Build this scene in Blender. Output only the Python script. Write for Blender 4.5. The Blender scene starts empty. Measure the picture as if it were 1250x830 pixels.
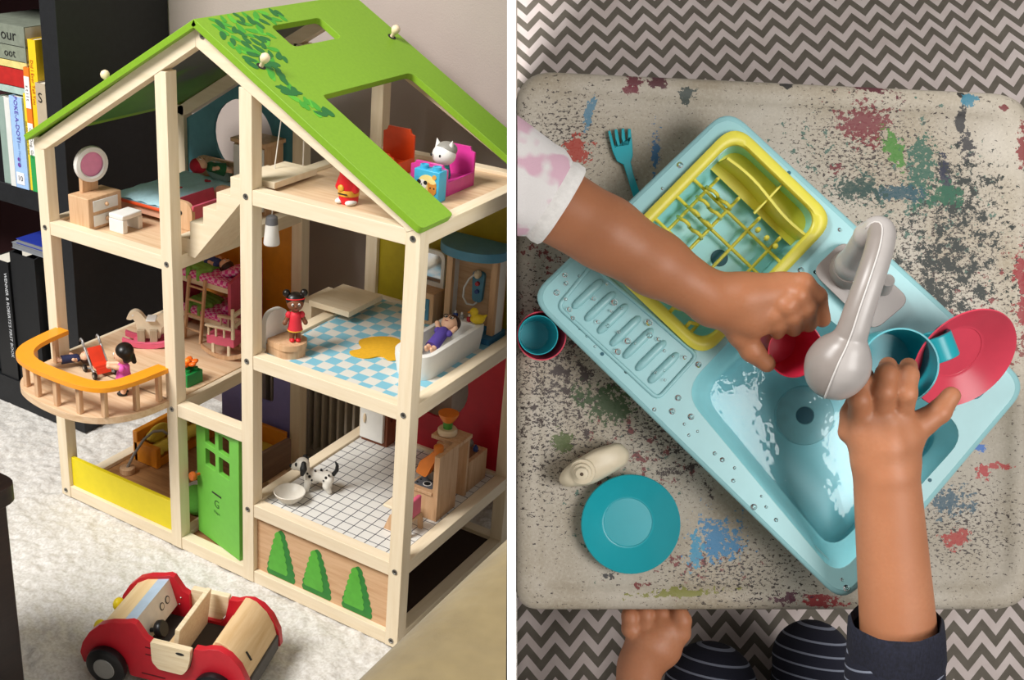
import bpy, bmesh, math, random
import numpy as np
from mathutils import Matrix, Vector
from mathutils.geometry import tessellate_polygon
random.seed(7); rng = np.random.default_rng(7)
scene = bpy.context.scene
COL = scene.collection
# ---------------------------------------------------------------- camera
FPX, PX0, PY0 = 1423.535, 460.0, 415.0          # focal length and principal point of the lens (shifted lens)
CAM = Vector((0.604539, -0.998783, 0.934043))
FW = Vector((-0.500949, 0.76512, -0.404525)).normalized()
UPV = Vector((-0.257019, 0.3148, 0.913697)); UPV = (UPV - FW * UPV.dot(FW)).normalized()
RTV = FW.cross(UPV).normalized()
cd = bpy.data.cameras.new('camera'); cam = bpy.data.objects.new('camera', cd); COL.objects.link(cam)
cd.sensor_fit = 'HORIZONTAL'; cd.sensor_width = 36; cd.lens = FPX / 1250 * 36
cd.shift_x = (625 - PX0) / 1250; cd.clip_start = 0.02
Mc = Matrix.Identity(4)
for i in range(3):
    Mc[i][0], Mc[i][1], Mc[i][2], Mc[i][3] = RTV[i], UPV[i], -FW[i], CAM[i]
cam.matrix_world = Mc
scene.camera = cam
# frame of the play table beside the dollhouse corner: x right, y away from the child, z out of the table top
TD = 1.06
MR = Matrix.Identity(4)
orr = CAM + TD * (FW + RTV * ((940 - PX0) / FPX))
for i in range(3):
    MR[i][0], MR[i][1], MR[i][2], MR[i][3] = RTV[i], UPV[i], -FW[i], orr[i]
# ---------------------------------------------------------------- world, lights, exposure
w = bpy.data.worlds.new('world'); scene.world = w; w.use_nodes = True
w.node_tree.nodes['Background'].inputs[0].default_value = (1.0, 0.97, 0.93, 1)
w.node_tree.nodes['Background'].inputs[1].default_value = 0.24
def area(name, loc, target, sx, sy, power, col, spread=180):
    d = bpy.data.lights.new(name, 'AREA'); d.shape = 'RECTANGLE'; d.size = sx; d.size_y = sy
    d.energy = power; d.color = col; d.spread = math.radians(spread)
    o = bpy.data.objects.new(name, d); COL.objects.link(o)
    o.location = loc; o.rotation_euler = (Vector(target) - Vector(loc)).to_track_quat('-Z', 'Y').to_euler()
    return o
area('window_light', (-0.95, -1.65, 2.4), (-0.3, 0.0, 0.2), 1.0, 1.0, 112, (1.0, 0.985, 0.96))
area('table_window_light', MR @ Vector((0.75, -0.15, 1.65)), MR @ Vector((0.0, -0.1, 0)), 0.9, 0.9, 12.5, (1.0, 0.97, 0.94), 130)
vs = scene.view_settings
vs.view_transform = 'Standard'; vs.look = 'None'; vs.exposure = 0.0; vs.gamma = 1.0; vs.use_curve_mapping = False
# ---------------------------------------------------------------- materials
def lin(h):
    h = h.lstrip('#'); o = []
    for i in (0, 2, 4):
        c = int(h[i:i+2], 16) / 255; o.append(c / 12.92 if c <= 0.04045 else ((c + 0.055) / 1.055) ** 2.4)
    return (*o, 1)
MATS = {}
class NT:
    def __init__(s, name):
        s.m = bpy.data.materials.new(name); s.m.use_nodes = True; s.t = s.m.node_tree; s.b = s.t.nodes['Principled BSDF']
        s.tc = s.t.nodes.new('ShaderNodeTexCoord')
    def n(s, typ, **kw):
        o = s.t.nodes.new(typ)
        for k, v in kw.items():
            if hasattr(o, k) and k not in ('Scale',): setattr(o, k, v)
        return o
    def l(s, a, b): s.t.links.new(a, b)
    def mp(s, scale=(1, 1, 1), loc=(0, 0, 0), rot=(0, 0, 0)):
        o = s.n('ShaderNodeMapping'); o.inputs['Scale'].default_value = scale; o.inputs['Location'].default_value = loc; o.inputs['Rotation'].default_value = rot
        s.l(s.tc.outputs['Object'], o.inputs[0]); return o.outputs[0]
    def noise(s, vec, scale, detail=3, rough=.5):
        o = s.n('ShaderNodeTexNoise'); o.inputs['Scale'].default_value = scale; o.inputs['Detail'].default_value = detail; o.inputs['Roughness'].default_value = rough
        s.l(vec, o.inputs['Vector']); return o.outputs['Fac']
    def ramp(s, fac, stops):
        o = s.n('ShaderNodeValToRGB'); e = o.color_ramp.elements
        while len(e) < len(stops): e.new(0.5)
        for i, (p, c) in enumerate(stops): e[i].position = p; e[i].color = c if not isinstance(c, str) else lin(c)
        s.l(fac, o.inputs[0]); return o.outputs[0]
    def mix(s, fac, a, b, typ='MIX'):
        o = s.n('ShaderNodeMix'); o.data_type = 'RGBA'; o.blend_type = typ
        if isinstance(fac, (int, float)): o.inputs[0].default_value = fac
        else: s.l(fac, o.inputs[0])
        for v, k in ((a, 6), (b, 7)):
            if isinstance(v, (tuple, str)): o.inputs[k].default_value = lin(v) if isinstance(v, str) else v
            else: s.l(v, o.inputs[k])
        return o.outputs[2]
    def math(s, op, a, b=0., clamp=False):
        o = s.n('ShaderNodeMath'); o.operation = op; o.use_clamp = clamp
        for i, v in enumerate((a, b)):
            if isinstance(v, (int, float)): o.inputs[i].default_value = v
            else: s.l(v, o.inputs[i])
        return o.outputs[0]
    def col(s, c):
        if isinstance(c, (str, tuple)): s.b.inputs['Base Color'].default_value = lin(c) if isinstance(c, str) else c
        else: s.l(c, s.b.inputs['Base Color'])
    def bump(s, h, strength=.3, dist=.001):
        o = s.n('ShaderNodeBump'); o.inputs['Strength'].default_value = strength; o.inputs['Distance'].default_value = dist
        s.l(h, o.inputs['Height']); s.l(o.outputs[0], s.b.inputs['Normal'])
def mt(name, hexc, rough=.5, spec=.4, var=.06, bump=0., bscale=300, metal=0., coat=0., sss=0.):
    if name in MATS: return MATS[name]
    k = NT(name); k.b.inputs['Roughness'].default_value = rough; k.b.inputs['Specular IOR Level'].default_value = spec
    k.b.inputs['Metallic'].default_value = metal; k.b.inputs['Coat Weight'].default_value = coat; k.b.inputs['Coat Roughness'].default_value = .15
    c = lin(hexc)
    f = k.noise(k.mp(), bscale * .3, 4)
    lo = tuple(x * (1 - var) for x in c[:3]) + (1,); hi = tuple(min(1, x * (1 + var)) for x in c[:3]) + (1,)
    k.col(k.ramp(f, [(.3, lo), (.7, hi)]))
    if bump: k.bump(k.noise(k.mp(), bscale, 3), bump)
    if sss:
        k.b.inputs['Subsurface Weight'].default_value = sss; k.b.inputs['Subsurface Radius'].default_value = (.006, .0025, .0015); k.b.inputs['Subsurface Scale'].default_value = 1
    MATS[name] = k.m; return k.m
def wood(name, c1, c2, ax='z', scale=60, rough=.55):
    if name in MATS: return MATS[name]
    k = NT(name); sc = {'x': (.08, 1, 1), 'y': (1, .08, 1), 'z': (1, 1, .08)}[ax]
    v = k.mp(tuple(x * 4 for x in sc)); f = k.noise(v, scale, 5, .6)
    k.col(k.ramp(f, [(.25, c2), (.6, c1)])); k.b.inputs['Roughness'].default_value = rough; k.b.inputs['Specular IOR Level'].default_value = .35
    k.bump(k.noise(v, scale * 2, 3), .12, .0005)
    MATS[name] = k.m; return k.m
WX, WY, WZ = (wood('maple_' + a, 'E8D8BC', 'DECBAA', a, 34) for a in 'xyz')
WF = wood('maple_floor', 'DDBF9C', 'C9A37C', 'x', 40)
WT = wood('beech_tan', 'D2AC86', 'BC9068', 'z', 50); WTX = wood('beech_tan_x', 'D2AC86', 'BC9068', 'x', 50)
WBR = wood('walnut_floor', 'A97C50', '8A603A', 'x', 40)
# ---------------------------------------------------------------- mesh helpers
class MB:
    def __init__(s): s.v = []; s.f = []; s.mi = []; s.cur = 0
    def add(s, v, f):
        o = len(s.v); s.v += [tuple(map(float, p)) for p in v]; s.f += [tuple(i + o for i in q) for q in f]; s.mi += [s.cur] * len(f); return s
    def box(s, x0, x1, y0, y1, z0, z1):
        v = [(x, y, z) for z in (z0, z1) for y in (y0, y1) for x in (x0, x1)]
        return s.add(v, [(0, 2, 3, 1), (4, 5, 7, 6), (0, 1, 5, 4), (2, 6, 7, 3), (0, 4, 6, 2), (1, 3, 7, 5)])
    def cbox(s, c, d, R=None):
        v = [Vector(((i & 1) - .5, ((i >> 1) & 1) - .5, (i >> 2) - .5)) for i in range(8)]
        v = [Vector((p.x * d[0], p.y * d[1], p.z * d[2])) for p in v]
        if R is not None: v = [R @ p for p in v]
        v = [p + Vector(c) for p in v]
        return s.add(v, [(0, 2, 3, 1), (4, 5, 7, 6), (0, 1, 5, 4), (2, 6, 7, 3), (0, 4, 6, 2), (1, 3, 7, 5)])
    def loft(s, loops, cap0=True, cap1=True, closed=True):
        n = len(loops[0]); o = len(s.v)
        fs = []
        for k in range(len(loops) - 1):
            for i in range(n if closed else n - 1):
                j = (i + 1) % n; fs.append((k * n + i, k * n + j, (k + 1) * n + j, (k + 1) * n + i))
        if cap0: fs.append(tuple(range(n))[::-1])
        if cap1: fs.append(tuple((len(loops) - 1) * n + i for i in range(n)))
        return s.add([p for l in loops for p in l], fs)
    def tube(s, pts, r, n=8, cap=True, closed=False):
        pts = [Vector(p) for p in pts]; loops = []; m = len(pts)
        rr = r if isinstance(r, (list, tuple)) else [r] * m
        t0 = (pts[1] - pts[0]).normalized(); a = t0.orthogonal().normalized()
        for i, p in enumerate(pts):
            if closed: t = (pts[(i + 1) % m] - pts[i - 1]).normalized()
            else: t = (pts[min(i + 1, m - 1)] - pts[max(i - 1, 0)]).normalized()
            a = (a - t * a.dot(t)).normalized(); b = t.cross(a)
            loops.append([p + (a * math.cos(2 * math.pi * k / n) + b * math.sin(2 * math.pi * k / n)) * rr[i] for k in range(n)])
        if closed: loops.append(loops[0]); cap = False
        return s.loft(loops, cap, cap)
    def lathe(s, prof, c=(0, 0, 0), axis=(0, 0, 1), n=24, cap=True):
        ax = Vector(axis).normalized(); a = ax.orthogonal().normalized(); b = ax.cross(a); c = Vector(c)
        loops = [[c + ax * h + (a * math.cos(2 * math.pi * k / n) + b * math.sin(2 * math.pi * k / n)) * max(r, 1e-5) for k in range(n)] for r, h in prof]
        return s.loft(loops, cap, cap)
    def ball(s, c, r, n=16, R=None):
        r = r if isinstance(r, (tuple, list)) else (r, r, r); c = Vector(c); m = n // 2; loops = []
        for i in range(m + 1):
            th = math.pi * i / m; rr = max(math.sin(th), 1e-3)
            l = []
            for k in range(n):
                p = Vector((r[0] * rr * math.cos(2 * math.pi * k / n), r[1] * rr * math.sin(2 * math.pi * k / n), -r[2] * math.cos(th)))
                l.append(c + (R @ p if R is not None else p))
            loops.append(l)
        return s.loft(loops)
    def plate(s, outer, holes=(), f=None, h0=0., h1=.01):
        """flat slab from 2D loops; f maps (a, b, h) to a point"""
        loops = [outer] + list(holes); flat = [p for l in loops for p in l]
        tr = tessellate_polygon([[Vector((p[0], p[1], 0)) for p in l] for l in loops])
        n = len(flat); f = f or (lambda a, b, h: (a, b, h))
        ta = []
        for t in tr:
            a, b, c = (flat[i] for i in t)
            if (b[0]-a[0])*(c[1]-a[1]) - (b[1]-a[1])*(c[0]-a[0]) < 0: t = (t[0], t[2], t[1])
            ta.append(tuple(t))
        fs = [t[::-1] for t in ta] + [tuple(i + n for i in t) for t in ta]
        o = 0
        for l in loops:
            m = len(l)
            ar = sum(l[i][0] * l[(i + 1) % m][1] - l[(i + 1) % m][0] * l[i][1] for i in range(m))
            for i in range(m):
                j = (i + 1) % m; q = (o + i, o + j, o + j + n, o + i + n)
                fs.append(q)
            o += m
        return s.add([f(a, b, h0) for a, b in flat] + [f(a, b, h1) for a, b in flat], fs)
    def xf(s, M):
        s.v = [tuple(M @ Vector(p)) for p in s.v]; return s
def rloop(pts, r, n=6):
    """polygon with rounded corners"""
    out = []; m = len(pts); rr = r if isinstance(r, (list, tuple)) else [r] * m
    for i in range(m):
        p = Vector(pts[i][:2]); a = Vector(pts[i - 1][:2]); b = Vector(pts[(i + 1) % m][:2])
        if rr[i] <= 0: out.append((p.x, p.y)); continue
        da = (a - p); db = (b - p); q = min(rr[i], da.length * .48, db.length * .48)
        s0 = p + da.normalized() * q; s1 = p + db.normalized() * q
        for k in range(n + 1):
            t = k / n; v = s0 * (1 - t) ** 2 + p * 2 * t * (1 - t) + s1 * t * t; out.append((v.x, v.y))
    return out
def circ(cx, cy, r, n=28, ry=None): return [(cx + r * math.cos(2 * math.pi * i / n), cy + (ry or r) * math.sin(2 * math.pi * i / n)) for i in range(n)]
def finish(me, mats, smooth, recalc=True):
    for m in (mats if isinstance(mats, (list, tuple)) else [mats]): me.materials.append(m)
    bm = bmesh.new(); bm.from_mesh(me)
    if recalc: bmesh.ops.remove_doubles(bm, verts=bm.verts, dist=1e-6); bmesh.ops.recalc_face_normals(bm, faces=bm.faces)
    if smooth:
        for f in bm.faces: f.smooth = True
        ang = math.radians(smooth if smooth is not True else 180)
        for e in bm.edges:
            if len(e.link_faces) == 2 and e.calc_face_angle(0) > ang: e.smooth = False
    bm.to_mesh(me); bm.free()
def part(name, mb, mat, parent=None, smooth=False, bev=0., label=None, kind=None, M=None, seg=2):
    me = bpy.data.meshes.new(name); me.from_pydata(mb.v, [], mb.f)
    if any(mb.mi): me.polygons.foreach_set('material_index', mb.mi)
    finish(me, mat, smooth)
    o = bpy.data.objects.new(name, me); COL.objects.link(o)
    if parent is not None: o.parent = parent
    if M is not None: o.matrix_local = M
    if bev:
        b = o.modifiers.new('bevel', 'BEVEL'); b.width = bev; b.segments = seg; b.limit_method = 'ANGLE'; b.angle_limit = math.radians(40); b.harden_normals = False
        for p in me.polygons: p.use_smooth = True
        me.set_sharp_from_angle(angle=math.radians(40)) if not smooth else None
    if label: o['label'] = label
    if kind: o['kind'] = kind
    return o
def tag(o, label, cat, group=None, kind=None):
    o['label'] = label; o['category'] = cat
    if group: o['group'] = group
    if kind: o['kind'] = kind
    return o
def thing(name, label, cat, M=None, group=None):
    o = bpy.data.objects.new(name, None); COL.objects.link(o); o.empty_display_size = .02
    if M is not None: o.matrix_world = M if isinstance(M, Matrix) else Matrix.Translation(M)
    return tag(o, label, cat, group)
def TR(x, y, z, rz=0., s=1.): return Matrix.Translation((x, y, z)) @ Matrix.Rotation(math.radians(rz), 4, 'Z') @ Matrix.Scale(s, 4)
def share(o, parent=None, M=None):
    c = o.copy(); COL.objects.link(c)
    if parent is not None: c.parent = parent
    if M is not None: c.matrix_local = M
    return c
# smooth solids: signed distances of round cones and ellipsoids blended together, meshed with surface nets
def blob(prims, k=.004, res=.002, pad=None):
    pad = pad or res * 3 + k
    bb = []
    for q in prims:
        if q[0] == 'c': a, b = np.array(q[1], float), np.array(q[2], float); bb.append((np.minimum(a - q[3], b - q[4]), np.maximum(a + q[3], b + q[4])))
        else: r = max(q[2]); c = np.array(q[1], float); bb.append((c - r, c + r))
    lo = np.min([b[0] for b in bb], 0) - pad; hi = np.max([b[1] for b in bb], 0) + pad; n = np.ceil((hi - lo) / res).astype(int) + 1
    g = [lo[i] + np.arange(n[i]) * res for i in range(3)]
    D = np.full(n, 1., np.float64)
    for q, (b0, b1) in zip(prims, bb):
        mg = 2.2 * k + 3 * res
        i0 = np.maximum(0, np.floor((b0 - mg - lo) / res).astype(int)); i1 = np.minimum(n, np.ceil((b1 + mg - lo) / res).astype(int) + 1)
        P = np.stack(np.meshgrid(*[g[i][i0[i]:i1[i]] for i in range(3)], indexing='ij'), -1)
        if q[0] == 'c':
            a, b = np.array(q[1], float), np.array(q[2], float); ra, rb = q[3], q[4]
            ab = b - a; L2 = max(ab @ ab, 1e-12); t = np.clip(((P - a) @ ab) / L2, 0, 1)
            e = np.linalg.norm(P - a - t[..., None] * ab, axis=-1) - (ra + (rb - ra) * t)
        else:
            c, r = np.array(q[1], float), np.array(q[2], float); X = P - c
            if len(q) > 3 and q[3] is not None: X = X @ np.array(q[3], float)
            k0 = np.linalg.norm(X / r, axis=-1); k1 = np.linalg.norm(X / (r * r), axis=-1) + 1e-9
            e = k0 * (k0 - 1) / k1
        kk = q[5] if q[0] == 'c' and len(q) > 5 else k
        w_ = tuple(slice(i0[i], i1[i]) for i in range(3)); d = D[w_]
        h = np.clip(.5 + .5 * (d - e) / kk, 0, 1); D[w_] = d * (1 - h) + e * h - kk * h * (1 - h)
    m = n - 1; cnt = np.zeros(m); acc = np.zeros((*m, 3))
    cs = [(i, j, l) for i in (0, 1) for j in (0, 1) for l in (0, 1)]
    def sub(c): return D[c[0]:c[0] + m[0], c[1]:c[1] + m[1], c[2]:c[2] + m[2]]
    for a in cs:
        for ax in range(3):
            if a[ax]: continue
            b = list(a); b[ax] = 1
            da, db = sub(a), sub(b); x = (da < 0) != (db < 0)
            t = np.where(x, da / np.where(x, da - db, 1), 0)
            for c in range(3): acc[..., c] += np.where(x, a[c] + (t if c == ax else 0), 0)
            cnt += x
    act = cnt > 0; idx = -np.ones(m, int); idx[act] = np.arange(act.sum())
    base = np.stack(np.nonzero(act), -1)
    V = lo + (base + acc[act] / cnt[act][:, None]) * res
    faces = []
    for ax in range(3):
        o1, o2 = [(1, 2), (2, 0), (0, 1)][ax]
        s0 = [slice(1, m[i]) for i in range(3)]; s0[ax] = slice(0, m[ax])
        s1 = list(s0); s1[ax] = slice(1, m[ax] + 1)
        A = D[tuple(s0)] < 0; B = D[tuple(s1)] < 0; X = np.nonzero(A != B)
        I = np.stack(X, -1).astype(int)
        for i in range(3):
            if i != ax: I[:, i] += 1
        sgn = A[X]
        def at(d1, d2):
            J = I.copy(); J[:, o1] -= d1; J[:, o2] -= d2; return idx[J[:, 0], J[:, 1], J[:, 2]]
        q = np.stack([at(1, 1), at(0, 1), at(0, 0), at(1, 0)], -1)
        q[~sgn] = q[~sgn][:, ::-1]; faces.append(q)
    Fq = np.concatenate(faces); Fq = Fq[(Fq >= 0).all(1)]
    mb = MB(); mb.v = [tuple(p) for p in V.tolist()]; mb.f = [tuple(q) for q in Fq.tolist()]; mb.mi = [0] * len(mb.f); return mb
def text_mesh(txt, size, sx=1.):
    """flat lettering as a mesh in the xy plane, centred"""
    c = bpy.data.curves.new('lettering', 'FONT'); c.body = txt; c.size = size; c.align_x = 'CENTER'; c.align_y = 'CENTER'; c.resolution_u = 2
    o = bpy.data.objects.new('lettering', c); COL.objects.link(o)
    dg = bpy.context.evaluated_depsgraph_get(); me = bpy.data.meshes.new_from_object(o.evaluated_get(dg))
    mb = MB(); mb.add([(v.co.x * sx, v.co.y, 0) for v in me.vertices], [tuple(p.vertices) for p in me.polygons])
    bpy.data.objects.remove(o); bpy.data.curves.remove(c); bpy.data.meshes.remove(me); return mb
# ================================================================ the room around the dollhouse
SPLIT_N = ((FW + RTV * ((624.5 - PX0) / FPX)).cross(UPV)).normalized()      # normal of the added white divider, pointing to the play table
def cut(mb, co, no, fill=True):
    """keep the side of the mesh behind the plane"""
    me = bpy.data.meshes.new('cut'); me.from_pydata(mb.v, [], mb.f); bm = bmesh.new(); bm.from_mesh(me)
    r = bmesh.ops.bisect_plane(bm, geom=bm.verts[:] + bm.edges[:] + bm.faces[:], plane_co=co, plane_no=no, clear_outer=True)
    if fill: bmesh.ops.holes_fill(bm, edges=[e for e in bm.edges if e.is_boundary], sides=0)
    bm.verts.index_update(); out = MB(); out.add([v.co[:] for v in bm.verts], [[v.index for v in f.verts] for f in bm.faces]); bm.free(); bpy.data.meshes.remove(me); return out
def fnoise(n, sig):
    a = rng.standard_normal((n, n)); fx = np.fft.fftfreq(n)[:, None]; fy = np.fft.fftfreq(n)[None, :]
    b = np.fft.ifft2(np.fft.fft2(a) * np.exp(-2 * (math.pi * sig) ** 2 * (fx ** 2 + fy ** 2))).real
    return b / b.std()
k = NT('carpet_pile'); v = k.mp()
k.col(k.mix(k.noise(v, 330, 3, .6), k.ramp(k.noise(v, 9, 3), [(.3, 'D2CDC4'), (.7, 'E2DED8')]), k.ramp(k.noise(v, 260, 2), [(.35, 'BFB9AF'), (.65, 'ECEAE6')]), 'MIX'))
k.b.inputs['Roughness'].default_value = 1; k.b.inputs['Specular IOR Level'].default_value = .05
k.bump(k.noise(v, 700, 3, .7), .7, .002); CARPET = k.m
n = 460; ext = 1.55; x0, y0 = -1.15, -1.17
zz = fnoise(n, .9) * .0011 + fnoise(n, 2.2) * .0009
xs = x0 + np.arange(n) * ext / (n - 1); ys = y0 + np.arange(n) * ext / (n - 1)
mb = MB(); mb.v = [(xs[i], ys[j], zz[i, j] - .002) for i in range(n) for j in range(n)]
mb.f = [(i * n + j, (i + 1) * n + j, (i + 1) * n + j + 1, i * n + j + 1) for i in range(n - 1) for j in range(n - 1)]; mb.mi = [0] * len(mb.f)
SP0 = CAM + SPLIT_N * .012
mb = cut(mb, SP0, SPLIT_N, False)
fl = part('floor', mb, CARPET, smooth=True); tag(fl, 'pale cream looped carpet under the dollhouse and the red toy car', 'floor', kind='structure')
k = NT('taupe_wall'); v = k.mp()
k.col(k.ramp(k.noise(v, 6, 3), [(.3, 'A89A92'), (.7, 'AFA29A')])); k.b.inputs['Roughness'].default_value = .9
k.bump(k.noise(v, 420, 3, .6), .35, .001); TAUPE = k.m
WY0 = .378
mb = cut(MB().box(-1.25, .45, WY0, WY0 + .05, -.002, 1.5), SP0, SPLIT_N)
tag(part('wall_back', mb, TAUPE), 'taupe painted wall behind the dollhouse', 'wall', kind='structure')
# white divider added for the gap between both halves, raised to shade the table
k = NT('white_divider'); k.col('F1F1F0'); k.b.inputs['Roughness'].default_value = .8; PARTM = k.m
A = (FW + RTV * ((624.5 - PX0) / FPX)); d0, d1 = .80, 1.31; th = 10.6 * d0 / FPX / 2
mb = MB()
pv = []
for dd in (d0, d1):
    for b in (-.45, 1.1):
        for sg in (-1, 1): pv.append(CAM + A * dd + UPV * b + SPLIT_N * th * sg)
mb.add(pv, [(0, 1, 3, 2), (4, 6, 7, 5), (0, 4, 5, 1), (2, 3, 7, 6), (0, 2, 6, 4), (1, 5, 7, 3)])
tag(part('added_divider', mb, PARTM), 'thin added white divider between the dollhouse corner and the play table', 'added divider', kind='structure')
# radiator behind the house
rad = thing('radiator', 'grey beige slatted wall radiator low behind the dollhouse kitchen', 'radiator', (-.33, WY0, 0))
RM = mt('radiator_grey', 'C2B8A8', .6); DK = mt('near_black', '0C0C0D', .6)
part('casing', MB().box(-.14, .2, -.058, -.03, .118, .2).box(-.14, .2, -.058, 0, .2, .206).box(-.14, .2, -.058, 0, .0, .012).box(-.145, -.14, -.058, 0, 0, .206).box(.2, .205, -.058, 0, 0, .206), RM, rad)
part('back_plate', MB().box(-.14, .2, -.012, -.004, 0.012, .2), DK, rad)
sl = None
for i in range(22):
    mb = MB().box(-.0022, .0022, -.056, -.03, .012, .118)
    M_ = Matrix.Translation((-.13 + i * .0148, 0, 0))
    sl = part('slat', mb, RM, rad, M=M_) if sl is None else share(sl, rad, M_)
# ---------------------------------------------------------------- dollhouse
t = .0185; DEP = .284; H2 = t / 2
XA, XB, XC, XD = -.59075, -.3684, -.2389, -.00925
ZB, ZK, ZN, ZBA, ZBE, ZA = .0092, .1114, .2163, .3241, .4198, .5343; RH = .0092
FL_LIV, FL_KIT, FL_NUR, FL_BA, FL_BE, FL_AT = .0125, .1165, .227, .329, .4245, .539
house = thing('dollhouse', 'tall wooden dollhouse with light maple frame and green roof', 'dollhouse', (0, 0, 0))
def zl(x): return .534 + .63 * (x + .603)
def zr(x): return .716 - .543 * (x + .307)
tops = {XA: .543, XB: zl(XB) - .0215, XC: zr(XC) - .0195, XD: .548}
for x, zt in tops.items():
    for y0_, y1_ in ((0, t), (DEP - t, DEP)):
        part('post', MB().box(x - H2, x + H2, y0_, y1_, 0, zt), WZ, house, bev=.0007)
def rail(x0, x1, y0, y1, zc, ax, name='rail'): part(name, MB().box(x0, x1, y0, y1, zc - RH, zc + RH), WX if ax == 'x' else WY, house, bev=.0006)
for (a, b), zs in {(XA, XB): (ZB, ZBE), (XB, XC): (ZB, ZN), (XC, XD): (ZB, ZK, ZBA, ZA)}.items():
    for z in zs: rail(a + H2, b - H2, .0008, t - .001, z, 'x')
for (a, b), zs in {(XA, XB): (ZB, ZN, ZBE), (XB, XC): (ZB,), (XC, XD): (ZB, ZK, ZBA, ZA)}.items():
    for z in zs: rail(a + H2, b - H2, DEP - t + .001, DEP - .001, z, 'x')
for x, zs in {XA: (ZB, ZN, ZBE), XB: (ZB, ZN, ZBE), XC: (ZB, ZK, ZBA, ZA), XD: (ZB, ZK, ZBA, ZA)}.items():
    for z in zs: rail(x - H2 + .0008, x + H2 - .0008, t, DEP - t, z, 'y')
# gables
def xz(y0, y1): return lambda a, b, h: (a, y0 + (y1 - y0) * h, b)
ap = (-.3105, .7178)
for y0_, y1_ in ((-.0006, t), (DEP - t, DEP + .0006)):
    part('rafter', MB().plate([(-.6, zl(-.6) - .004), (-.6, zl(-.6)), ap, (-.3105, .6955), (-.577, .53), (-.585, .528)][::-1], (), xz(y0_, y1_), 0, 1), WX, house, bev=.0006)
    part('rafter', MB().plate([(0.0, .548), (0, zr(0)), ap, (-.3105, .6955), (-.022, .545), (-.018, .54)], (), xz(y0_, y1_), 0, 1), WX, house, bev=.0006)
# bolts
STEEL = mt('bolt_steel', '8D8A84', .35, metal=.8); HOLE = mt('bolt_recess', '2A2622', .8)
bo = None
for x, z in [(XA, ZB), (XA, ZBE), (XB, ZN), (XB, ZBE), (XC, ZBA), (XC, ZA), (XC, ZK), (XD, ZB), (XD, ZK), (XD, ZBA), (XD, ZA), (-.3, .709)]:
    M_ = Matrix.Translation((x, -.0004 if z < .7 else -.0011, z))
    if bo is None:
        mb = MB().lathe([(.0036, 0), (.0036, .0009), (.0026, .0009), (.0022, .0003), (.0001, .0003)], (0, .0004, 0), (0, -1, 0), 14); bo = part('bolt', mb, STEEL, house, smooth=40, M=M_)
        bi = part('bolt_socket', MB().lathe([(.0017, 0), (.0017, .0006), (.0001, .0006)], (0, .0004, 0), (0, -1, 0), 6), HOLE, bo)
    else: b2 = share(bo, house, M_); share(bi, b2)

# floors
def floor(name, x0, x1, z, mat, th=.005, y0=t * .6, y1=DEP - t * .6): return part(name, MB().box(x0, x1, y0, y1, z - th, z), mat, house)
k = NT('bath_check'); v = k.mp((1, 1, 1), (.003, .002, 0)); c = k.n('ShaderNodeTexChecker'); c.inputs['Scale'].default_value = 1 / .0172; k.l(v, c.inputs[0])
c.inputs[1].default_value = lin('7DB9CC'); c.inputs[2].default_value = lin('D5D3CA'); k.col(c.outputs[0]); k.b.inputs['Roughness'].default_value = .45; CHECK = k.m
k = NT('kitchen_grid'); sx = k.n('ShaderNodeSeparateXYZ'); k.l(k.mp(), sx.inputs[0])
g = []
for i in (0, 1):
    m_ = k.math('PINGPONG', k.math('ADD', sx.outputs[i], 1.004), .0082); g.append(k.math('LESS_THAN', m_, .0006))
k.col(k.mix(k.math('MAXIMUM', g[0], g[1]), 'DCDAD4', '3A3E4A')); k.b.inputs['Roughness'].default_value = .45; GRID = k.m
floor('living_floor', XA - H2 * .5, XC, FL_LIV, WBR); floor('lower_floor', XC, XD + H2 * .5, FL_LIV, mt('dark_brown_board', '33231C', .7))
floor('bedroom_floor', XA - H2 * .5, XB, FL_BE, WF); floor('attic_floor', XC, XD, FL_AT, WF)
floor('bathroom_floor', XC + H2 * .5, XD, FL_BA, WX); floor('kitchen_floor', XC + H2 * .5, XD, FL_KIT, WX)
part('bathroom_tiles', MB().box(XC + H2, XD - H2, t, DEP - t, FL_BA, FL_BA + .0006), CHECK, house, label='blue and white checked floor sheet')
part('kitchen_tiles', MB().box(XC + H2, XD - H2, t, DEP - t, FL_KIT, FL_KIT + .0006), GRID, house, label='white floor sheet with dark grid lines')
# nursery floor with balcony plate
def chaikin(P, n=2):
    for _ in range(n):
        Q = [P[0]]
        for a, b in zip(P[:-1], P[1:]): Q += [(a[0] * .75 + b[0] * .25, a[1] * .75 + b[1] * .25), (a[0] * .25 + b[0] * .75, a[1] * .25 + b[1] * .75)]
        P = Q + [P[-1]]
    return P
bal = chaikin([(-.592, .004), (-.590, -.03), (-.582, -.064), (-.562, -.090), (-.53, -.1025), (-.49, -.108), (-.45, -.107), (-.415, -.096), (-.390, -.072), (-.377, -.04), (-.373, .004)])
part('nursery_floor', MB().box(XA, XB, 0.002, DEP - t * .6, FL_NUR - .006, FL_NUR), WF, house)
part('balcony_floor', MB().plate(bal, (), None, FL_NUR - .0095, FL_NUR), WF, house, bev=.0008)
ORG = mt('orange_paint', 'EE9A22', .4, var=.03)
ro = chaikin([(-.586, .004), (-.584, -.03), (-.578, -.07), (-.558, -.096), (-.525, -.107), (-.479, -.110), (-.425, -.108), (-.392, -.095), (-.378, -.062), (-.372, .002)])
ri = chaikin([(-.564, .004), (-.563, -.03), (-.558, -.058), (-.543, -.078), (-.518, -.087), (-.479, -.089), (-.43, -.087), (-.408, -.079), (-.398, -.056), (-.392, .002)])
part('balcony_rail', MB().plate(ro + ri[::-1], (), None, .268, .2745), ORG, house, bev=.0012, label='curved orange balcony handrail')
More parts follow.
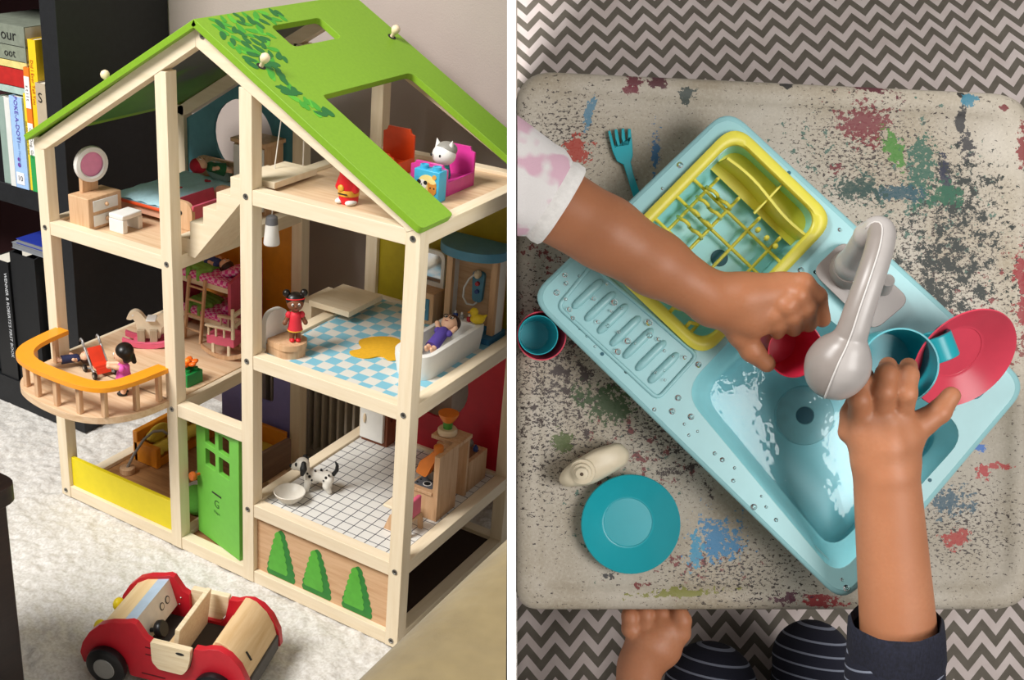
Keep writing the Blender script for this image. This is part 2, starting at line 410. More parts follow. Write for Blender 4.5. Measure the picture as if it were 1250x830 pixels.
bs = None
for x, y in [(-.577, -.010), (-.571, -.052), (-.550, -.085), (-.515, -.096), (-.476, -.0985), (-.437, -.0955), (-.405, -.083), (-.387, -.045), (-.383, -.008)]:
    M_ = Matrix.Translation((x, y, FL_NUR))
    bs = part('baluster', MB().box(-.0035, .0035, -.0035, .0035, 0, .0415), WT, house, bev=.0008, M=M_) if bs is None else share(bs, house, M_)
# back panels
TEAL = mt('teal_panel', '4F8792', .5, var=.08); OCH = mt('orange_panel', 'D08A1F', .5); PUR = mt('violet_panel', '827DBA', .5); OLV = mt('mustard_panel', 'AC9A1E', .5); RED = mt('red_panel', 'B3182B', .5)
pl, pr = XA + H2, XB - H2; yb = (DEP - .012, DEP - .007)
part('bedroom_panel', MB().plate([(pl, ZBE + RH), (pr, ZBE + RH), (pr, zl(pr) - .024), (pl, zl(pl) - .024)], [circ(-.473, .512, .056)], xz(*yb), 0, 1), TEAL, house)
part('nursery_panel', MB().plate([(pl, ZN + RH), (pr, ZN + RH), (pr, ZBE - RH), (pl, ZBE - RH)], [], xz(*yb), 0, 1), OCH, house)
part('living_panel', MB().plate([(pl + .06, ZB + RH), (pr, ZB + RH), (pr, ZN - RH), (pl + .06, ZN - RH)], [rloop([(-.475, .10), (-.415, .10), (-.415, .175), (-.475, .175)], .012)], xz(*yb), 0, 1), PUR, house)
pl, pr = XC + H2, XD - H2
part('bathroom_panel', MB().plate([(pl, ZBA + RH), (pr, ZBA + RH), (pr, ZA - RH), (pl, ZA - RH)], [], xz(*yb), 0, 1), OLV, house)
part('kitchen_panel', MB().plate([(pl + .045, ZK + RH), (pr, ZK + RH), (pr, ZBA - RH), (pl + .045, ZBA - RH)], [circ(-.126, .225, .052)], xz(*yb), 0, 1), RED, house)
# front panels
part('window_box_panel', MB().box(XA + H2, XB - H2, .006, .012, .0184, .0655), mt('yellow_panel', 'E2CF1E', .45, var=.03), house, bev=.0005, label='low yellow front panel')
tp = part('tree_panel', MB().box(XC + H2, XD - H2, .008, .013, .0184, ZK - RH), WTX, house, label='tan front panel printed with three green trees')
GD, GL = mt('tree_dark_green', '2C7A32', .5, var=.1), mt('tree_light_green', '55A839', .5, var=.1)
def tree_outline(cx, z0, wd, h, lobes=7):
    L = []; Rr = []
    for i in range(lobes * 5 + 1):
        u = i / (lobes * 5); env = wd * (1 - u) ** .75 * (.86 + .14 * min(1, u * 6)) + .001
        sc = .0022 * abs(math.sin(u * lobes * math.pi))
        Rr.append((cx + env + sc, z0 + h * u)); L.append((cx - env - sc, z0 + h * u))
    return Rr + L[::-1]
for cx, zt in ((-.1895, .094), (-.131, .089), (-.0675, .09)):
    z0 = .0195; tr_ = part('tree_print', MB().plate(tree_outline(cx, z0, .0235, zt - z0), (), xz(.008, .0076), 0, 1), GD, tp)
    part('tree_highlight', MB().plate(tree_outline(cx - .005, z0 + .008, .015, (zt - z0) * .84, 6), (), xz(.0077, .0073), 0, 1), GL, tp)
# door
GRN = mt('door_green', '6AB542', .45, var=.04)
dh = [[(a, c0), (b, c0), (b, c1), (a, c1)] for a, b in ((-.334, -.311), (-.303, -.279)) for c0, c1 in ((.134, .160), (.168, .194))]
door = part('front_door', MB().plate([(-.355, .0188), (-.2582, .0188), (-.2582, .2065), (-.355, .2065)], [rloop(q, .003, 3) for q in dh], xz(.006, .013), 0, 1), GRN, house, bev=.0006, label='green front door with four square openings, slightly ajar', M=Matrix.Translation((-.2582, .0095, 0)) @ Matrix.Rotation(math.radians(-13.5), 4, 'Z') @ Matrix.Translation((.2582, -.0095, 0)))
part('door_knob', MB().lathe([(.002, 0), (.002, .006), (.0055, .0075), (.0068, .011), (.0055, .0145), (.0001, .0155)], (-.349, .006, .113), (0, -1, 0), 16), mt('knob_orange', 'C9642A', .4), door, smooth=50)
part('letter_slot', MB().box(-.3195, -.2985, .0052, .0066, .0975, .0995), HOLE, door)
mb = text_mesh('G', .017); mb.xf(Matrix.Translation((-.309, .0056, .083)) @ Matrix.Rotation(math.pi / 2, 4, 'X')); part('door_emblem', mb, mt('emblem_dark', '2B5A22', .6), door)
mb = text_mesh('Hape', .0065); mb.xf(Matrix.Translation((-.309, .0056, .070)) @ Matrix.Rotation(math.pi / 2, 4, 'X')); part('door_lettering', mb, MATS['emblem_dark'], door)
# stairs in the middle bay
def stair(x0, z0, n, dx, dz, y0, y1, land):
    P = [(x0, z0)]
    for i in range(n): P += [(x0 + i * dx, z0 + (i + 1) * dz), (x0 + (i + 1) * dx, z0 + (i + 1) * dz)]
    P += [(x0 + n * dx, z0 + n * dz - .022), (x0 + .03 * (1 if dx > 0 else -1), z0)]
    s_ = part('stair_flight', MB().plate(P, (), xz(y0, y1), 0, 1), WTX if False else WX, house, bev=.0005)
    xa, xb = sorted((x0 + n * dx, x0 + n * dx + land))
    part('stair_landing', MB().box(xa, xb, y0 - .006, y1 + .006, z0 + n * dz - .0, z0 + n * dz + .008), WX, s_, bev=.0006)
stair(-.378, .4245, 5, .0225, .0235, .03, .10, .05)
stair(-.372, .227, 5, .021, .0225, .168, .235, .066)

# roof
ROOF = mt('roof_green', '7BA524', .5, var=.05, bump=.08, bscale=900); REDGE = mt('roof_edge_green', '5CC22C', .5)
p0 = Vector((-.304, 0, .728)); e1 = Vector((.8705, 0, -.4922)); n1 = Vector((.4922, 0, .8705)); LR = .358
def rf(a, b, h): return p0 + e1 * a + n1 * h + Vector((0, b, 0))
rout = rloop([(0, -.010), (LR, -.010), (LR, .054), (.152, .054), (.152, .24), (LR, .24), (LR, .297), (0, .297)], [0, .006, .006, .006, .012, .006, .006, 0], 4)
rh_ = rloop([(.031, .092), (.071, .092), (.071, .188), (.031, .188)], .008, 4)
mb = MB().plate(rout, [rh_], rf, -.0085, 0)
roof = part('roof_panel', mb, [ROOF], house, bev=.0006, label='right roof slope with window opening and wide cut-out')
e2 = Vector((-.856, 0, -.517)); n2 = Vector((-.517, 0, .856))
k = NT('roof_underside_print'); v = k.mp(); sx = k.n('ShaderNodeSeparateXYZ'); k.l(v, sx.inputs[0])
hgt = k.math('ADD', sx.outputs[2], k.math('MULTIPLY', k.noise(v, 11, 3), .09))
k.col(k.ramp(hgt, [(.585, '3C7A2C'), (.62, '4F8A35'), (.66, '46702E'), (.672, '4B5250'), (.75, '5A5F62')])); k.b.inputs['Roughness'].default_value = .5; UNDER = k.m
mb = MB(); mb.plate([(0.0, -.010), (.354, -.010), (.354, .297), (0.0, .297)], [], lambda a, b, h: p0 + e2 * a + n2 * h + Vector((0, b, 0)), -.0078, 0)
roof2 = part('roof_panel', mb, ROOF, house, bev=.0006, label='left roof slope')
part('printed_lining', MB().plate([(.012, .02), (.335, .02), (.335, .264), (.012, .264)], [], lambda a, b, h: p0 + e2 * a + n2 * h + Vector((0, b, 0)), -.0088, -.0079), UNDER, roof2, label='landscape print under the left roof slope')
PEG = mt('peg_wood', 'E9D3B0', .45); pg = None
for (s_, y_), base, e_, nn, par in (((.090, .012), p0, e1, n1, roof), ((.087, .278), p0, e1, n1, roof), ((.19, .012), p0, e2, n2, roof2)):
    c = base + e_ * s_ + Vector((0, y_, 0))
    part('roof_peg', MB().lathe([(.003, -.006), (.0026, .005), (.004, .0065), (.0058, .0105), (.0054, .014), (.003, .0165), (.0001, .017)], c, nn, 14), PEG, par, smooth=60)
    part('peg_hole', MB().lathe([(.0058, .0), (.0058, .0004), (.0001, .0004)], c, nn, 14), HOLE, par)
LEA = [mt('leaf_print_' + c, c, .5) for c in ('1F6A2E', '3F9A2C', '58B02F')]
lm = [MB(), MB(), MB()]
pts = []
while len(pts) < 62:
    a, b = (random.uniform(.006, .030), random.uniform(.006, .132)) if random.random() < .5 else (random.uniform(.03, .088), random.uniform(.0, .078))
    if .024 < a < .08 and b > .080 or (a > .05 and b > .06) or any((a - q[0]) ** 2 + (b - q[1]) ** 2 < .0078 ** 2 for q in pts): continue
    pts.append((a, b))
for i in range(26):
    u = i / 25; a = .085 + .098 * u; pts.append((a + random.gauss(0, .003), .030 - .030 * math.sin(u * 2.6) * .75 + (.006 if i % 2 else -.006) + .012 * u))
for i, (a, b) in enumerate(pts):
    j = random.choice((0, 0, 1, 2, 1)); L = random.uniform(.013, .019); th_ = random.uniform(-.9, 1.2) + (math.pi if random.random() < .5 else 0); wd = L * .46
    o = []
    for q in range(12):
        an = 2 * math.pi * q / 12; x_, y_ = L * .5 * math.cos(an), wd * .5 * math.sin(an) * (1 - .35 * math.cos(an))
        o.append((a + x_ * math.cos(th_) - y_ * math.sin(th_), b + x_ * math.sin(th_) + y_ * math.cos(th_)))
    lm[j].plate(o, (), rf, 0.0001 + j * .00003, .0004 - j * .00006 + i * 8e-7)
for j in range(3): part('leaf_print', lm[j], LEA[j], roof, kind='stuff')
# ================================================================ bookcase, books, sofa, dark table
BLK = mt('bookcase_black', '17181B', .55, var=.2, bump=.1, bscale=400)
bc = thing('bookcase', 'tall black bookcase full of children\'s books against the wall', 'bookcase', (-1.0, .15, 0))
BR = -.712 + 1.0; bd = .226
part('side_panel', MB().box(BR - .034, BR, 0, bd, 0, 1.5), BLK, bc, bev=.001)
part('side_panel', MB().box(-.25, -.205, 0, bd, 0, 1.5), BLK, bc, bev=.001)
part('back_panel', MB().box(-.205, BR - .034, bd - .012, bd - .002, 0, 1.5), mt('maroon_back', '3A1A1C', .8), bc)
for z in (.0, .363, .72): part('shelf', MB().box(-.205, BR - .034, .004, bd - .012, z, z + (.032 if z else .05)), BLK, bc, bev=.001)
part('plinth', MB().box(-.205, BR - .034, -.004, .01, .0, .05), BLK, bc)
SH = .395 ; BX = BR - .034 - 1.0        # shelf top, right inner face (world x)
def book(name, label, x0, x1, y0, y1, z0, z1, col, lean=0., txts=(), band=(), group='books standing on the bookcase shelf'):
    b = thing(name, label, 'book', Matrix.Translation((x0, y0, z0)) @ Matrix.Rotation(lean, 4, 'Y'), group)
    W_, D_, H_ = x1 - x0, y1 - y0, z1 - z0; cm = mt('cover_' + col, col, .45, var=.04)
    part('cover', MB().box(0, .0012, 0, D_, 0, H_).box(W_ - .0012, W_, 0, D_, 0, H_).box(.0012, W_ - .0012, 0, .0015, 0, H_), cm, b, bev=.0003)
    part('pages', MB().box(.0012, W_ - .0012, .0015, D_ - .003, .002, H_ - .002), mt('page_paper', 'E5DFD0', .8), b)
    for (c, za, zb) in band: part('spine_band', MB().box(.0001, W_ - .0001, -.0004, .0002, H_ * za, H_ * zb), mt('cover_' + c, c, .45), b)
    for (tx, c, size, zc, *xo) in txts:
        mb = text_mesh(tx, size); mb.xf(Matrix.Translation((W_ * (xo[0] if xo else .5), -.0007, H_ * zc)) @ Matrix.Rotation(math.pi / 2, 4, 'X') @ Matrix.Rotation(-math.pi / 2, 4, 'Z')); part('spine_lettering', mb, mt('ink_' + c, c, .6), b)
    return b
yf = .156
book('hardback_book', 'tall dull beige book with a big black S beside the bookcase side', BX - .0215, BX - .0005, yf - .006, yf + .19, SH, SH + .172, 'B5A58E', txts=())
mb = text_mesh('S', .021); sb_ = bpy.data.objects[-1] if False else None
o = COL.objects; bS = [q for q in o if q.name == 'hardback_book'][0]
mb.xf(Matrix.Translation((.0095, -.0007, .150)) @ Matrix.Rotation(math.pi / 2, 4, 'X')); part('spine_lettering', mb, mt('ink_0A0A0A', '0A0A0A', .6), bS)
book('picture_book', 'tallest yellow book with red lettering, behind the big S book', BX - .038, BX - .022, yf, yf + .18, SH, SH + .232, 'E8C21E', txts=(('Did I Ever Tell You', 'B8301E', .0085, .73, .35),))
book('picture_book', 'orange and white book with green foot and black title', BX - .050, BX - .0385, yf - .002, yf + .18, SH, SH + .19, 'E57A22', txts=(('Go, Dog. Go!', '1A1A1A', .0085, .40), ('s t i l t', '4A2030', .009, .80)), band=(('EDEBE6', .30, .56), ('2E9A4E', 0, .30), ('ECEAE4', .68, .93)))
book('picture_book', 'thin yellow book with small black lettering along the spine', BX - .0565, BX - .0505, yf - .001, yf + .17, SH, SH + .150, 'E6C92C', txts=(('one fish two fish red fish', '1A1A1A', .0052, .55),))
pb = book('board_book', 'pale blue board book with purple lettering and a little monkey', BX - .0855, BX - .057, yf - .004, yf + .16, SH, SH + .143, '9DBEE8', txts=(('POKE-A-DOT!', '5B3AA8', .0115, .76), ('10 Little Monkeys', '6E8FC0', .0065, .42)))
part('spine_sticker', MB().box(.003, .0205, -.0006, 0, .006, .025), mt('sticker_white', 'E6E6EA', .5), pb)
mb = text_mesh('10', .012); mb.xf(Matrix.Translation((.0115, -.0009, .0155)) @ Matrix.Rotation(math.pi / 2, 4, 'X')); part('sticker_lettering', mb, MATS['ink_1A1A1A'], pb)
part('animal_print', MB().plate(circ(.0115, .037, .0035, 12), (), xz(-.0006, 0), 0, 1).plate(circ(.0115, .046, .003, 12), (), xz(-.0006, 0), 0, 1), mt('print_purple', '6A3A9A', .5), pb)
book('picture_book', 'plain white book at the left edge, beside the pale blue one', BX - .098, BX - .086, yf - .004, yf + .16, SH, SH + .139, 'D9DAD6')
book('picture_book', 'grey green book left of the plain white one', BX - .118, BX - .0985, yf, yf + .16, SH, SH + .137, '8FA39A')
zc = SH + .1442
for nm, lab, h, col, tx in (('a', 'pale teal book lying lowest across the standing books', .011, 'A9BFB5', ''), ('b', 'red book lying flat across the standing books', .027, 'B2231F', ''), ('c', 'cream book lying between the red and the grey green one', .011, 'D8C77E', ''), ('d', 'grey green book lettered oot lying below the top one', .022, '7F8574', 'oot'), ('e', 'grey green worn book lettered ur lying on top of the pile', .030, '7A8072', 'our')):
    z0 = zc; b = thing('hardback_book', lab, 'book', (BX - .170, yf + .004, z0), 'books lying across the standing books')
    W_ = .122; cm = mt('cover_' + col, col, .5, var=.12)
    part('cover', MB().box(0, W_, 0, .0015, 0, h).box(0, W_, 0, .15, 0, .0012).box(0, W_, 0, .15, h - .0012, h), cm, b, bev=.0003)
    part('pages', MB().box(.002, W_ - .002, .0015, .147, .0012, h - .0012), MATS['page_paper'], b)
    if tx:
        mb = text_mesh(tx, h * .8); mb.xf(Matrix.Translation((W_ - .045 + .009, -.0006, h * .5)) @ Matrix.Rotation(math.pi / 2, 4, 'X')); part('spine_lettering', mb, MATS['ink_1A1A1A'], b)
    zc += h + .0004
# lower shelf
bb = thing('magazine_box', 'black magazine box with curved cut-away side on the bottom shelf', 'magazine box', (BX - .118, .155, .05))
BK2 = mt('box_black', '131416', .6, var=.15)
cutc = [(.0, .0), (.07, .0)] 
side = [(0, 0), (.17, 0), (.17, .04)] + [(.165 - .145 * math.sin(a), .215 - .175 * math.cos(a)) for a in [i * math.pi / 2 / 10 for i in range(11)]] + [(.02, .235), (0, .23)]
for x_ in (0, .056): part('side_panel', MB().plate([(a, b) for a, b in side], (), lambda a, b, h, x_=x_: (x_ + h * .003, a, b), 0, 1), BK2, bb)
part('front_panel', MB().box(0, .059, -.003, 0, 0, .23), BK2, bb); part('base', MB().box(.003, .056, 0, .17, 0, .003), BK2, bb)
book('cookbook', 'thick black book with white spine lettering at the bottom shelf edge', BX - .163, BX - .1195, .148, .33, .05, .262, '101114', txts=(('WENNER & ROBERTS\'S FIRST BOOK', 'D5D8DC', .0095, .55, .8),), group='books on the bottom shelf')
book('paperback_book', 'grey book reading ON CRAFTING beside the black magazine box', BX - .050, BX - .036, .165, .31, .05, .252, 'B3AFA6', txts=(('ON CRAFTING', '15151A', .011, .6),), group='books on the bottom shelf')
book('paperback_book', 'blue book low behind the orange balcony rail', BX - .035, BX - .018, .17, .31, .05, .205, '4E83B5', group='books on the bottom shelf')
book('paperback_book', 'red book with white lettering beside the bookcase side', BX - .017, BX - .002, .17, .31, .05, .225, 'B5402C', txts=(('FLIPPER', 'E8D9C8', .009, .35),), group='books on the bottom shelf')
book('paperback_book', 'dark brown slim book beside the ON CRAFTING book', BX - .0575, BX - .051, .175, .31, .05, .222, '241E1C', group='books on the bottom shelf')
for z0, h, col, lab, xo in ((.2855, .010, '8A8E94', 'grey folder lying on top of the magazine box', 0), (.2962, .008, '2A3A9A', 'royal blue folder lying above the grey folder', .012)):
    b = thing('folder', lab, 'folder', (BX - .118 + xo, .158, z0), 'folders on the magazine box'); part('cover', MB().box(0, .10, 0, .16, 0, .001).box(0, .10, 0, .16, h - .001, h), mt('cover_' + col, col, .35), b); part('pages', MB().box(.001, .099, .001, .159, .001, h - .001), mt('folder_grey_pages', '777A80', .8), b)
# sofa cushion at the lower right, cut off where the added divider stands
def rbox(x0, x1, y0, y1, z0, z1, r, n=6, wob=0.):
    prof = [(r * (1 - math.cos(a)), z1 - r * (1 - math.sin(a))) for a in [i * math.pi / 2 / n for i in range(n + 1)]]
    loops = []
    for ins, z in [(0, z0)] + prof:
        l = rloop([(x0 + ins, y0 + ins), (x1 - ins, y0 + ins), (x1 - ins, y1 - ins), (x0 + ins, y1 - ins)], max(.002, r * 1.2 - ins * .5), 8)
        loops.append([(a, b, z) for a, b in l])
    m = MB(); m.loft(loops, True, True); return m
SUEDE = NT('suede'); v = SUEDE.mp()
SUEDE.col(SUEDE.mix(SUEDE.noise(v, 900, 3), SUEDE.ramp(SUEDE.noise(v, 9, 4, .6), [(.36, '6C5C40'), (.64, '9A8860')]), '84744F')); SUEDE.b.inputs['Roughness'].default_value = .95; SUEDE.b.inputs['Sheen Weight'].default_value = .25; SUEDE.bump(SUEDE.noise(v, 14, 3, .5), .5, .012)
mb = MB()
nx, ny = 40, 60; X0, X1, Y0, Y1 = .150, .75, -.72, .06; V = []
fn = fnoise(64, 5) * .0025
for i in range(nx):
    for j in range(ny):
        u, w_ = i / (nx - 1), j / (ny - 1); x = X0 + (X1 - X0) * u; y = Y0 + (Y1 - Y0) * w_
        dx = min(x - X0, .10) / .10; dy = min(Y1 - y, .10) / .10
        z = .20 + .115 * (max(0, 1 - (1 - dx) ** 2.2) ** .5) * (max(0, 1 - (1 - dy) ** 2.2) ** .5) + fn[i, j] + .012 * math.sin((y + .2) * 9) * dx
        V.append((x, y, z))
base = len(V); V += [(x, y, .02) for x, y, z in V]
fs = [(i * ny + j, (i + 1) * ny + j, (i + 1) * ny + j + 1, i * ny + j + 1) for i in range(nx - 1) for j in range(ny - 1)]
fs += [tuple(base + q for q in f[::-1]) for f in fs]
per = [(i, 0) for i in range(nx)] + [(nx - 1, j) for j in range(1, ny)] + [(i, ny - 1) for i in range(nx - 2, -1, -1)] + [(0, j) for j in range(ny - 2, 0, -1)]
per = [i * ny + j for i, j in per]
fs += [(per[q], per[(q + 1) % len(per)], base + per[(q + 1) % len(per)], base + per[q]) for q in range(len(per))]
mb.add(V, fs); mb = cut(mb, CAM - SPLIT_N * .0045, SPLIT_N)
so = thing('sofa', 'beige suede sofa seat at the lower right of the dollhouse', 'sofa', (.25, -.3, 0)); mb.xf(Matrix.Translation((-.25, .3, 0)))
part('seat_cushion', mb, SUEDE.m, so, smooth=60)
# dark wooden table at the lower left
dkw = wood('dark_espresso', '20140F', '120B08', 'y', 40, .35)
dt_ = thing('side_table', 'dark espresso wooden table corner at the lower left edge', 'table', (-.36, -.45, 0))
part('table_top', MB().plate(rloop([(-.13, -.20), (.103, -.20), (.103, .113), (-.13, .113)], .02), (), None, .285, .305), dkw, dt_, bev=.004)
part('leg', MB().box(.055, .095, .06, .10, 0, .285), dkw, dt_, bev=.002); part('leg', MB().box(.055, .095, -.19, -.15, 0, .285), dkw, dt_, bev=.002)
part('leg', MB().box(-.12, -.08, .06, .10, 0, .285), dkw, dt_, bev=.002); part('leg', MB().box(-.12, -.08, -.19, -.15, 0, .285), dkw, dt_, bev=.002)
part('apron', MB().box(-.08, .09, .07, .09, .04, .285).box(.07, .09, -.15, .06, .04, .285), dkw, dt_)
# ================================================================ furniture in the dollhouse
WH = mt('white_paint', 'E4E2DC', .45, var=.03); SKL = mt('doll_skin_light', 'E3B594', .5); SKD = mt('doll_skin_brown', '7A4A30', .5); HAB = mt('doll_hair_black', '16120F', .35); HBR = mt('doll_hair_brown', '3A221A', .4)
PK = mt('pink_paint', 'D9607C', .45); INK = MATS['ink_1A1A1A']; EYW = mt('eye_white', 'F0EEE8', .4); BLU = mt('blue_paint', '4C86A0', .45)
def E3(*a): return Matrix.Rotation(a[0], 4, 'X') @ Matrix.Rotation(a[1], 4, 'Y') @ Matrix.Rotation(a[2], 4, 'Z')
# bedroom
o = thing('vanity_dresser', 'beech vanity dresser with round pink mirror in the top left bedroom', 'dresser', (-.542, .047, FL_BE))
part('body', MB().box(-.019, .019, -.030, .030, 0, .044), WT, o, bev=.0012)
part('mirror_stand', MB().box(-.014, -.007, -.014, .014, .044, .07), WT, o, bev=.0008)
for zc in (.012, .032):
    dr = part('drawer', MB().box(.019, .0205, -.022, .022, zc - .0075, zc + .0075), WH, o, bev=.0004)
    part('knob', MB().ball((.0225, 0, zc), .003, 10), WT, dr, smooth=True)
mr_ = part('mirror_frame', MB().lathe([(.0165, 0), (.0235, 0), (.0245, .003), (.0235, .008), (.0185, .009), (.0165, .0065)], (-.0065, 0, .082), (1, -.25, 0), 30, cap=False), WH, o, smooth=50)
part('mirror_glass', MB().lathe([(.0185, 0.002), (.0185, .0045), (.0001, .0045)], (-.0065, 0, .082), (1, -.25, 0), 24), mt('pink_mirror', 'E390B4', .25), mr_)
o = thing('stool', 'small white stool in front of the vanity dresser', 'stool', (-.494, .055, FL_BE))
part('seat', MB().box(-.013, .013, -.018, .018, .018, .025), WH, o, bev=.0015)
for s_ in (-1, 1): part('leg', MB().box(-.013, .013, *sorted((s_ * .018, s_ * .010)), 0, .018), WH, o, bev=.0006)
QUI = mt('quilt_blue', 'B9E0EA', .9, var=.05, bump=.4, bscale=700); ORR = mt('orange_red_paint', 'E4562A', .4)
o = thing('toy_bed', 'orange edged wooden bed with light blue quilt in the top left bedroom', 'bed', (-.503, .175, FL_BE + .004))
part('bed_frame', MB().box(-.046, .046, -.078, .078, .005, .017), wood('pink_beech', 'E2B196', 'D09C80', 'x', 40), o, bev=.001)
part('edge_board', MB().box(-.052, .052, -.084, .084, .017, .0215), ORR, o, bev=.0015)
for sx_ in (-1, 1):
    for sy_ in (-1, 1): part('leg', MB().box(*sorted((sx_ * .045, sx_ * .037)), *sorted((sy_ * .077, sy_ * .069)), 0, .006), WT, o)
    for sy_ in (-1, 1): part('foot', MB().box(*sorted((sx_ * .044, sx_ * .038)), *sorted((sy_ * .076, sy_ * .070)), -.004, 0), WT, o)
part('headboard', MB().plate(rloop([(-.046, .017), (.046, .017), (.046, .05), (-.046, .05)], [0, 0, .02, .02]), (), xz(.078, .084), 0, 1), WT, o, bev=.0008)
qv = []; nq = 16
mb = MB()
for i in range(nq + 1):
    for j in range(nq + 1):
        u, w_ = i / nq * 2 - 1, j / nq * 2 - 1; e = max(abs(u), abs(w_)); z = .0235 + .0085 * (1 - e ** 6) + .0012 * math.sin(i * 1.7) * math.cos(j * 1.3)
        qv.append((u * .053, w_ * .075 - .007, z))
nn_ = len(qv); qv += [(a, b, .0216) for a, b, c in qv]
ff = [(i * 17 + j, (i + 1) * 17 + j, (i + 1) * 17 + j + 1, i * 17 + j + 1) for i in range(nq) for j in range(nq)]
mb.add(qv, ff + [tuple(nn_ + q for q in f[::-1]) for f in ff])
qu = part('quilt', mb, QUI, o, smooth=True)
for hx, hy in ((-.028, .012), (.012, -.02), (.02, .03)):
    P = [(hx + .0055 * math.sin(a) ** 3, hy + .005 * (.81 * math.cos(a) - .31 * math.cos(2 * a) - .13 * math.cos(3 * a))) for a in [i * math.pi / 8 for i in range(16)]]
    part('heart_patch', MB().plate(P, (), None, .0318, .0333), mt('heart_red', 'C22A3C', .8), qu)
o = part('pillow', blob([('e', (0, 0, 0), (.024, .014, .008)), ('c', (-.018, 0, 0), (.018, 0, 0), .008, .008)], .006, .0018), mt('grey_green_cloth', '8FA8A2', .9, bump=.4, bscale=700), smooth=True, M=Matrix.Translation((-.487, .235, FL_BE + .043)) @ E3(.6, 0, -.3)); tag(o, 'grey green pillow at the head of the blue quilted bed', 'pillow')
def doll(name, label, M, h, skin, dress, hair, extra, group='small toy dolls', arms=((.20, -.05, .42), (-.20, -.05, .42)), legs=True, dresslen=.22):
    """toy doll of height 1 facing -y, scaled by h"""
    o = thing(name, label, 'doll', M @ Matrix.Scale(h, 4), group)
    pr_ = [('e', (0, 0, .80), (.165, .155, .165)), ('c', (0, 0, .60), (0, 0, .68), .06, .06), ('c', (0, 0, .36), (0, 0, .56), .105, .085)]
    for i, sg in enumerate((1, -1)):
        a = arms[i]; sh = (sg * .11, 0, .56); el = tuple((sh[q] + a[q]) / 2 + (0, .02, 0)[q] for q in range(3))
        pr_ += [('c', sh, el, .05, .045), ('c', el, a, .045, .038), ('e', a, (.045, .045, .05))]
        pr_ += [('c', (sg * .055, 0, .36), (sg * .06, -.01, .07), .06, .05), ('c', (sg * .06, 0, .035), (sg * .06, -.06, .03), .04, .035)]
    pr_.append(('e', (0, -.155, .775), (.02, .025, .018)))
    bd_ = part('body', blob(pr_, .02, .016), skin, o, smooth=True)
    return o, bd_
def face(o, bd, eye=INK):
    for sg in (-1, 1):
        part('eye', MB().ball((sg * .062, -.142, .815), (.026, .014, .032), 10), EYW, bd, smooth=True); part('pupil', MB().ball((sg * .058, -.152, .812), (.015, .010, .022), 8), eye, bd, smooth=True)
    part('mouth', MB().tube([(-.035, -.146, .722), (0, -.153, .712), (.035, -.146, .722)], .007, 6), mt('lip_red', 'A33A34', .5), bd)
def dress_(o, mat, z0=.2, r0=.155, z1=.6, sleeves=True, name='dress', arms=None):
    m = MB().lathe([(r0 * .85, z0 + .01), (r0, z0), (r0 * .98, z0 + .02), (.115, .46), (.115, .56), (.075, .625), (.06, .63)], (0, 0, 0), (0, 0, 1), 20)
    if sleeves:
        for sg in (-1, 1): m.ball((sg * .125, 0, .555), (.068, .062, .075), 12)
    return part(name, m, mat, o, smooth=50)
def hair_(o, mat, extra=(), k=.02):
    return part('hair', blob([('e', (0, .035, .855), (.185, .165, .155)), ('e', (0, .07, .79), (.165, .12, .16))] + list(extra), k, .016), mat, o, smooth=True)
M0 = Matrix.Translation
# doll with a red hat on the bed
o, b_ = doll('toy_doll', 'little doll in red cap and green dress lying on the blue quilted bed', M0((-.452, .225, FL_BE + .052)) @ Matrix.Rotation(2.5, 4, 'Z') @ E3(-math.pi / 2 + .25, 0, 0), .062, SKL, None, None, None)
face(o, b_); dress_(o, mt('dark_green_cloth', '1F5A35', .8, var=.3, bump=.5, bscale=20)); hair_(o, mt('cap_red', 'B0152E', .7))
o = thing('cradle', 'pink cradle with rounded beech ends beside the stairs', 'cradle', (-.416, .125, FL_BE))
CR = mt('cradle_pink', 'C7566B', .5)
for y_ in (-.047, .041):
    e_ = part('end_panel', MB().plate(rloop([(-.019, .012), (.019, .012), (.021, .050), (-.021, .050)], [0, 0, .018, .018], 8) , [], xz(y_, y_ + .006), 0, 1), WT, o, bev=.0008)
    part('rocker', MB().plate([(.022 * math.sin(a), .0125 - .0115 * math.cos(a)) for a in [(-1.25 + i * 2.5 / 10) for i in range(11)]] + [(.012, .014), (-.012, .014)], [], xz(y_ + .001, y_ + .005), 0, 1), WT, o)
    part('dowel_hole', MB().lathe([(.003, 0), (.003, .0005), (.0001, .0005)], (0, y_ - .0001, .034), (0, -1, 0), 12), HOLE, e_)
for sg in (-1, 1): part('side_board', MB().cbox((sg * .0165, -.003, .030), (.003, .083, .032), Matrix.Rotation(sg * .2, 3, 'Y')), CR, o)
part('bottom_board', MB().box(-.015, .015, -.042, .042, .0145, .0175), CR, o)
o = thing('wardrobe', 'white fronted beech wardrobe against the blue bedroom panel', 'wardrobe', (-.417, .238, FL_BE))
part('body', MB().box(-.028, .028, -.018, .022, 0, .098), WT, o, bev=.001); part('top_board', MB().box(-.031, .031, -.023, .024, .098, .104), WT, o, bev=.001)
for s_ in (-1, 1): d_ = part('door', MB().box(*sorted((s_ * .0265, s_ * .0005)), -.0215, -.0185, .006, .095), WH, o, bev=.0005); part('knob', MB().ball((s_ * .004, -.023, .05), .0022, 8), WT, d_, smooth=True)
